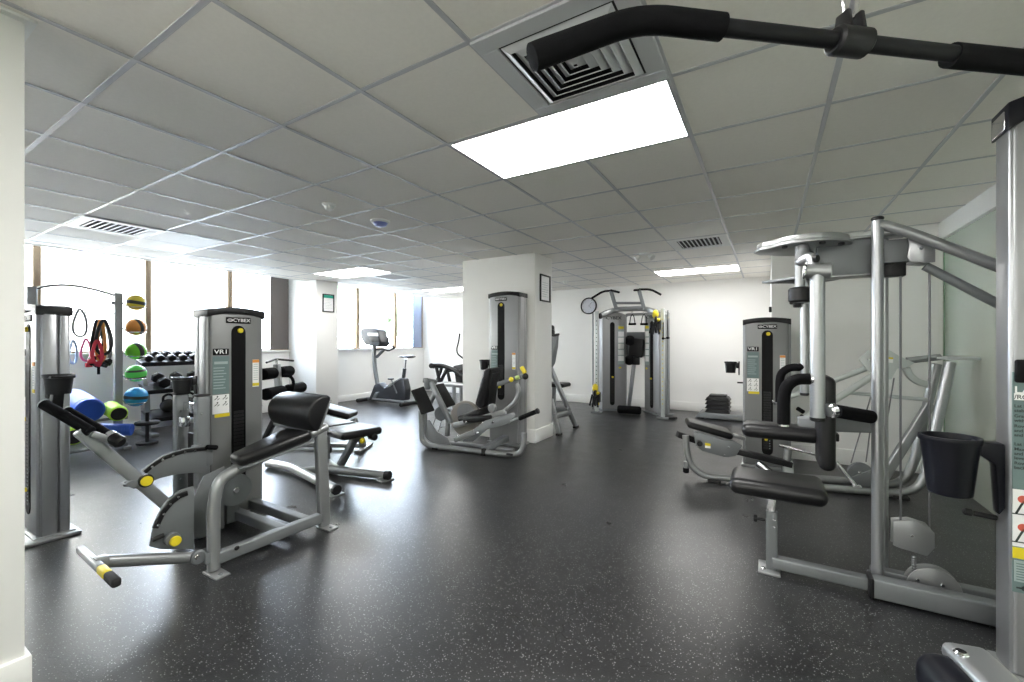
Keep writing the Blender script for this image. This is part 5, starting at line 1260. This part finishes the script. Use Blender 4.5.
    # folded bench stowed between the towers
    s_ = thing('stowed_bench', 'folded black bench with silver stem stored between the two trainer towers', 'weight bench', G(240, 640, 7.8))
    mk('stem', MB().bar(G(238, 615, 7.82), G(268, 370, 7.88), .06, .06, bev=.008), BRIGHT, s_)
    mk('upper_pad', MB().box(G(275, 330, 7.84), (.26, .09, .34), Matrix.Rotation(.1, 3, 'Y'), .03, 4), VINYL, s_)
    mk('roller', MB().rod(G(243, 275, 7.7), G(243, 315, 7.75), .075, 20, .02), FOAM, s_)
    mk('roller', MB().rod(G(240, 372, 7.7), G(240, 410, 7.75), .07, 20, .02), FOAM, s_)
    mk('bracket', MB().box(G(270, 395, 7.84), (.16, .06, .14), None, .02), PLASTIC, s_)
    r_ = MB(); q = G(238, 640, 7.45); r_.rod(V((q.x - .20, q.y, .075)), V((q.x + .20, q.y + .05, .075)), .07, 22, .02)
    solo('floor_roller', r_, FOAM, 'black padded roller lying on the floor between the trainer towers', 'roller', V((q.x, q.y, 0)))
    m_ = MB(); b_ = PZ(664, 417, .02)
    for k in range(3): m_.box(b_ + V((.05 + .05 * k, -.03 * (k % 2), .0)), (.08, .10, .035), Matrix.Rotation(.6 * k, 3, 'Z'), .012)
    m_.rod(b_ + V((0, 0, 0)), b_ + V((.2, 0, 0)), .012)
    solo('ankle_strap', m_, VINYL, 'small black strap lying on the floor at the foot of the right trainer column', 'ankle strap', V((b_.x, b_.y, 0)))
    c_ = PZ(604, 409, .03)
functional_trainer()

# ================================================================== STEP PLATFORM with stacked risers
def steps():
    a = PZ(697, 418.5, 0); x0, y0 = a.x, a.y
    t = thing('step_platform', 'long grey aerobic step platform on the floor along the back wall', 'aerobic step', (x0 + .5, y0 + .2, 0))
    mk('deck', MB().prism([(x0 - .03, y0 + .2, .015), (x0 + .03, y0 + .2, .105), (x0 + 1.0, y0 + .2, .105), (x0 + 1.06, y0 + .2, .015)], (0, .40, 0), .012, 3, .4), STEEL, t)
    mk('deck_mat', MB().b2((x0 + .06, y0 + .03, .103), (x0 + .97, y0 + .37, .11), .004), SHROUD, t)
    for x in (x0 + .05, x0 + .95): mk('foot', MB().b2((x - .05, y0 + .02, 0), (x + .05, y0 + .38, .02), .004), RUBBERB, t)
    cx = x0 + .30; z = .11
    names = ('lowest black step riser in the stack on the grey platform', 'second black step riser from the bottom of the stack', 'third black step riser from the bottom of the stack', 'topmost black step riser of the stack, ridged on top')
    for k in range(4):
        o = thing('step_riser', names[k], 'step riser', (cx, y0 + .19, z), 'stacked step risers')
        h_ = .062
        mk('body', MB().prism([(cx - .175, y0 + .19, z + .0), (cx - .165, y0 + .19, z + h_ * .8), (cx - .14, y0 + .19, z + h_), (cx + .14, y0 + .19, z + h_), (cx + .165, y0 + .19, z + h_ * .8), (cx + .175, y0 + .19, z)], (0, .34, 0), .012, 2, .5), PLASTIC, o)
        mk('rim', MB().b2((cx - .182, y0 + .01, z + .004), (cx + .182, y0 + .37, z + .02), .006), PLASTIC, o)
        z += .064
        if k == 3: mk('top_block', MB().b2((cx - .13, y0 + .08, z - .004), (cx + .13, y0 + .30, z + .03), .012, 3), PLASTIC, o)
steps()
